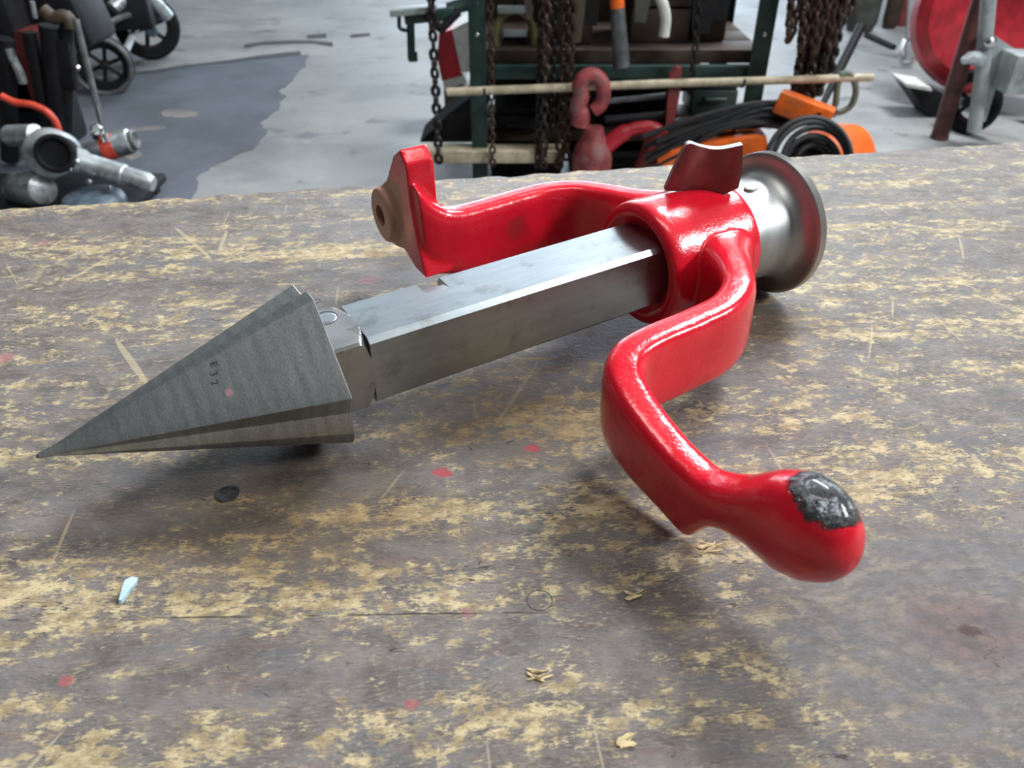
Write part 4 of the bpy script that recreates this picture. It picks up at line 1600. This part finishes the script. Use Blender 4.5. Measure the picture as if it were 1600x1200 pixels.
for i, (u0, u1, vb, lab, m_) in enumerate(((1326, 1372, 52, 'dark olive canvas sack at the back right of the chain bundle', M_SACK), (1380, 1404, 46, 'dark brown sack standing right of the olive canvas sack', M_DARKB), (1396, 1424, 42, 'rust coloured sack at the back beside the grey panel', M_RDULL))):
    b0 = gp((u0 + u1) / 2, vb)
    wx = (xat(u1, vb, b0.y) - xat(u0, vb, b0.y)) / 2
    t = thing('sack', lab, 'sack', b0)
    bm = NB()
    rings = []
    for k, (z, s) in enumerate(((0, 0.8), (0.05, 1.0), (0.25, 1.05), (0.5, 0.95), (0.66, 0.7), (0.72, 0.35))):
        rings.append([b0 + Vector((math.cos(2 * math.pi * j / 20) * wx * s * (1 + 0.06 * math.sin(3 * j + k)), math.sin(2 * math.pi * j / 20) * wx * s * 0.8 + wx * 0.8, z)) for j in range(20)])
    rings_to_bm(bm, rings)
    part('bag', bm, m_, t)
    bm = NB()
    torus(bm, b0 + Vector((0, wx * 0.8, 0.665)), (0, 0, 1), wx * 0.72, 0.012, 20, 6, up=(0, 1, 0), sc=(0.85, 1.0))
    part('tie_cord', bm, M_TAN, t)
bm = NB()
tube(bm, [gp(1352, 58) + Vector((0, 0, 0.015)), gp(1396, 78) + Vector((0, 0, 0.015))], 0.014, 10)
solo('floor_bar', bm, M_BLACKM, 'short dark bar lying on the floor behind the chains', 'bar', gp(1352, 58))

# ------------------------------------------------------------------ background: left cluster
b0 = gp(176, 150)
t = thing('hand_cart', 'dark hand cart with black wheels and a silver tube at far left', 'cart', b0 + Vector((0.1, 0.3, 0)))
wheel(b0 + Vector((-0.02, 0.05, 0.128)), (0.30, -0.95, 0), 0.128, 0.055, t, M_BLACK, M_BLACKM, 6)
b1 = gp(228, 98)
wheel(b1 + Vector((0.02, 0.08, 0.165)), (0.45, -0.9, 0), 0.165, 0.07, t, M_BLACK, M_BLACKM, 6)
bm = NB()
box(bm, b0.lerp(b1, 0.45) + Vector((-0.16, 0.25, 0.30)), (0.55, 0.5, 0.16), Matrix.Rotation(R(12), 4, 'Z'), bev=0.02)
part('deck', bm, M_BLACKM, t)
bm = NB()
box(bm, b0.lerp(b1, 0.45) + Vector((-0.22, 0.40, 0.52)), (0.42, 0.35, 0.30), Matrix.Rotation(R(12), 4, 'Z'), bev=0.03)
part('motor_housing', bm, M_BLACKM, t)
yy = b0.y + 0.1
bm = NB()
tube(bm, [pt(136, 74, yy), pt(160, 44, yy + 0.05), pt(196, 25, yy + 0.2), pt(236, 18, yy + 0.5)], 0.014, 10, sub=5)
part('frame_rail', bm, M_GREYT, t)
bm = NB()
tube(bm, [pt(196, 80, yy + 0.05), pt(213, 44, yy + 0.4)], 0.017, 10)
part('frame_rail', bm, M_GREYM, t)
bm = NB()
tube(bm, [pt(176, 14, yy + 0.2), pt(205, -8, yy + 0.3), pt(238, 2, yy + 0.4), pt(262, 27, yy + 0.45)], 0.034, 14, sub=5)
part('silver_tube', bm, M_SILVER, t, 'bright silver tube')
bm = NB()
lathe(bm, b1 + Vector((0.02, 0.03, 0.165)) + Vector((0.06, -0.05, 0.0)), (0.45, -0.9, 0), [(0, 0.03), (0.02, 0.03), (0.026, 0.02), (0.026, 0.001)], 16)
part('hub_cap', bm, M_DOME, t)
bm = NB()
torus(bm, b0 + Vector((-0.02, 0.015, 0.128)), (0.30, -0.95, 0), 0.122, 0.013, 36, 8)
part('wheel_band', bm, M_GREYT, t, 'worn grey tyre edge')

# hand held threader lying in front
yt = 2.45
t = thing('pipe_threader', 'silver hand threading machine with a stubby tube at lower far left', 'power tool', pt(110, 300, yt))
bm = NB()
p0, p1 = pt(102, 246, yt), pt(240, 288, yt - 0.03)
tube(bm, [p0, p0.lerp(p1, 0.2), p0.lerp(p1, 0.25), p0.lerp(p1, 0.66), p0.lerp(p1, 0.68), p0.lerp(p1, 0.93), p1], [0.042, 0.042, 0.034, 0.034, 0.030, 0.030, 0.022], 20)
part('handle_tube', bm, M_SILVER, t)
bm = NB()
lathe(bm, pt(76, 240, yt - 0.02), (0.30, -1, 0.35), [(-0.14, 0.03), (-0.13, 0.072), (-0.02, 0.078), (0.0, 0.072), (0.01, 0.05)], 28)
part('gear_head', bm, M_SILVER, t)
bm = NB()
lathe(bm, pt(88, 240, yt - 0.05), (0.30, -1, 0.35), [(-0.06, 0.054), (0.02, 0.058), (0.026, 0.054), (0.027, 0.046), (0.010, 0.040), (0.008, 0.001)], 28)
part('end_cap', bm, M_BLACK, t, 'black end cap')
bm = NB()
lathe(bm, pt(52, 296, yt - 0.02), (0.8, -0.5, 0.2), [(-0.10, 0.03), (-0.09, 0.055), (0.03, 0.058), (0.06, 0.045), (0.07, 0.02), (0.07, 0.001)], 28)
part('motor', bm, M_SILVER, t)
bm = NB()
lathe(bm, pt(36, 212, yt + 0.03), (1, -0.3, 0.1), [(-0.06, 0.02), (-0.055, 0.032), (0.05, 0.034), (0.06, 0.02), (0.06, 0.001)], 24)
part('trigger_grip', bm, M_SILVER, t)
for u, v in ((120, 252), (110, 264), (140, 283), (172, 292)):
    bm = NB()
    lathe(bm, pt(u, v, yt - 0.055), (0.1, -1, 0.2), [(0, 0.009), (0.012, 0.009), (0.015, 0.006), (0.015, 0.0005)], 12)
    part('bolt', bm, M_CHROME, t)
yt2 = 2.62
t = thing('pipe_cutter', 'short silver pipe tool with an orange label behind the threader', 'tool', pt(150, 250, yt2))
bm = NB()
p0, p1 = pt(118, 245, yt2), pt(206, 220, yt2 + 0.02)
tube(bm, [p0, p0.lerp(p1, 0.45), p0.lerp(p1, 0.5), p0.lerp(p1, 0.98), p1], [0.036, 0.036, 0.040, 0.040, 0.032], 22)
part('barrel', bm, M_SILVER, t)
d = (p1 - p0).normalized()
bm = NB()
lathe(bm, p0.lerp(p1, 0.52), d, [(0, 0.0395), (0, 0.0408), (0.042, 0.0408), (0.042, 0.0395)], 28, closed_profile=True)
part('label_band', bm, M_ORED, t, 'orange red label band')
bm = NB()
lathe(bm, p1 - d * 0.001, d, [(0, 0.031), (0.012, 0.033), (0.016, 0.026), (0.010, 0.02), (0.008, 0.001)], 24)
part('end_ring', bm, M_GREYT, t)
bm = NB()
lathe(bm, pt(128, 248, yt2 - 0.05), (0.6, -0.7, 0.1), [(-0.03, 0.02), (-0.03, 0.034), (0.03, 0.034), (0.035, 0.02), (0.035, 0.001)], 22)
part('ratchet_head', bm, M_BLACKM, t)
# blue grey dome
b0 = pt(138, 330, 2.35)
zt = pt(60, 318, 2.34).z - 0.03
kz = (b0.z + 0.049 - zt) / 0.109
bm = NB()
lathe(bm, (b0.x, 2.40, zt), (0, 0, 1), [(z * kz, r) for z, r in ((0, 0.095), (0.03, 0.096), (0.06, 0.090), (0.085, 0.074), (0.102, 0.045), (0.108, 0.015), (0.109, 0.001))], 32)
solo('helmet', bm, M_DOME, 'slate blue domed helmet shell below the silver tube', 'helmet', (b0.x, 2.40, zt))
# tool trolley carrying them (dark body)
bt = pt(60, 318, 2.34)
t = thing('tool_trolley', 'dark tool trolley under the silver tools at far left', 'trolley', Vector((bt.x - 0.05, 2.45, FLOOR)))
ztop = bt.z - 0.03
bm = NB()
box(bm, (bt.x - 0.10, 2.46, ztop - 0.015), (0.72, 0.46, 0.03), bev=0.006)
part('tray', bm, M_BLACKM, t)
for sx in (-0.42, 0.22):
    for sy in (2.27, 2.65):
        bm = NB()
        box(bm, (bt.x + sx, sy, (ztop - 0.03 + FLOOR) / 2), (0.035, 0.035, ztop - 0.03 - FLOOR))
        part('leg', bm, M_BLACKM, t)
# dark machine behind with red panel
ym = 3.0
t = thing('pipe_machine', 'tall black and dull red machine with bars at far left', 'machine', Vector((pt(40, 120, ym).x, ym, FLOOR)))
bm = NB()
a, b = pt(-60, -30, ym), pt(26, 60, ym)
box(bm, ((a.x + b.x) / 2, ym + 0.15, (a.z + FLOOR) / 2), (b.x - a.x, 0.3, a.z - FLOOR), bev=0.02)
part('column', bm, M_BLACKM, t)
bm = NB()
prism(bm, [pt(22, 50, ym), pt(52, 46, ym), pt(72, 170, ym), pt(30, 176, ym)], (0, 0.2, 0))
part('red_panel', bm, M_RDULL, t, 'dull red panel', smooth=False)
bm = NB()
box(bm, pt(85, 20, ym + 0.25), (0.30, 0.25, 0.26), Matrix.Rotation(R(-12), 4, 'Y'), bev=0.03)
part('head', bm, M_BLACKM, t)
for p_, q_, r_ in (((46, 50), (84, 232), 0.024), ((78, 40), (98, 230), 0.036), ((104, 30), (104, 205), 0.022), ((8, 60), (16, 250), 0.03)):
    bm = NB()
    a, b = pt(*p_, ym - 0.08), pt(*q_, ym - 0.08)
    tube(bm, [a, b], r_, 12)
    part('bar', bm, M_BLACKM, t)
bm = NB()
box(bm, pt(94, 98, ym - 0.08), (0.10, 0.05, 0.17), Matrix.Rotation(R(10), 4, 'Y'), bev=0.01)
part('clamp_block', bm, M_BLACKM, t)
bm = NB()
tube(bm, [pt(14, 76, ym - 0.1), pt(22, 96, ym - 0.1), pt(32, 116, ym - 0.1), pt(36, 130, ym - 0.1)], 0.014, 12, sub=4)
part('silver_lever', bm, M_SILVER, t, 'silver curved lever')
bm = NB()
tube(bm, [pt(50, 2, ym - 0.05), pt(55, 28, ym - 0.05)], 0.008, 10)
part('pin', bm, M_SILVER, t)
bm = NB()
tube(bm, [pt(66, 14, ym - 0.1), pt(84, 28, ym - 0.1), pt(104, 26, ym - 0.1), pt(112, 44, ym - 0.1)], 0.022, 12, sub=4)
part('strap', bm, M_TAN, t, 'tan strap')
bm = NB()
lathe(bm, pt(121, 106, ym - 0.08), (0, -1, 0.2), [(0, 0.010), (0.01, 0.010), (0.014, 0.006), (0.014, 0.001)], 14)
part('bolt', bm, M_CHROME, t)
bm = NB()
tube(bm, [pt(2, 150, ym - 0.2), pt(24, 160, ym - 0.2), pt(50, 164, ym - 0.2), pt(72, 174, ym - 0.2), pt(86, 190, ym - 0.2), pt(92, 208, ym - 0.2)], 0.0125, 12, sub=5)
solo('orange_hose', bm, M_ORED, 'bright orange red curved hose arching over the silver threader', 'hose', pt(92, 208, ym - 0.2))
# chrome rod
yr = 2.6
t = thing('breaker_bar', 'slim dark rod with a chromed lower end leaning at left', 'bar', pt(166, 224, yr))
a, b = pt(118, 30, yr + 0.1), pt(166, 222, yr)
bm = NB()
tube(bm, [a, a.lerp(b, 0.7)], 0.0105, 10)
part('shaft', bm, M_GREYT, t)
bm = NB()
tube(bm, [a.lerp(b, 0.7), b], [0.009, 0.011], 12)
part('chrome_end', bm, M_CHROME, t, 'chromed end')
bm = NB()
lathe(bm, pt(151, 206, yr - 0.04), (0.4, -0.6, 0.6), [(-0.03, 0.008), (-0.028, 0.017), (0.018, 0.018), (0.024, 0.012), (0.024, 0.001)], 18)
part('socket', bm, M_CHROME, t, 'bright chrome socket')
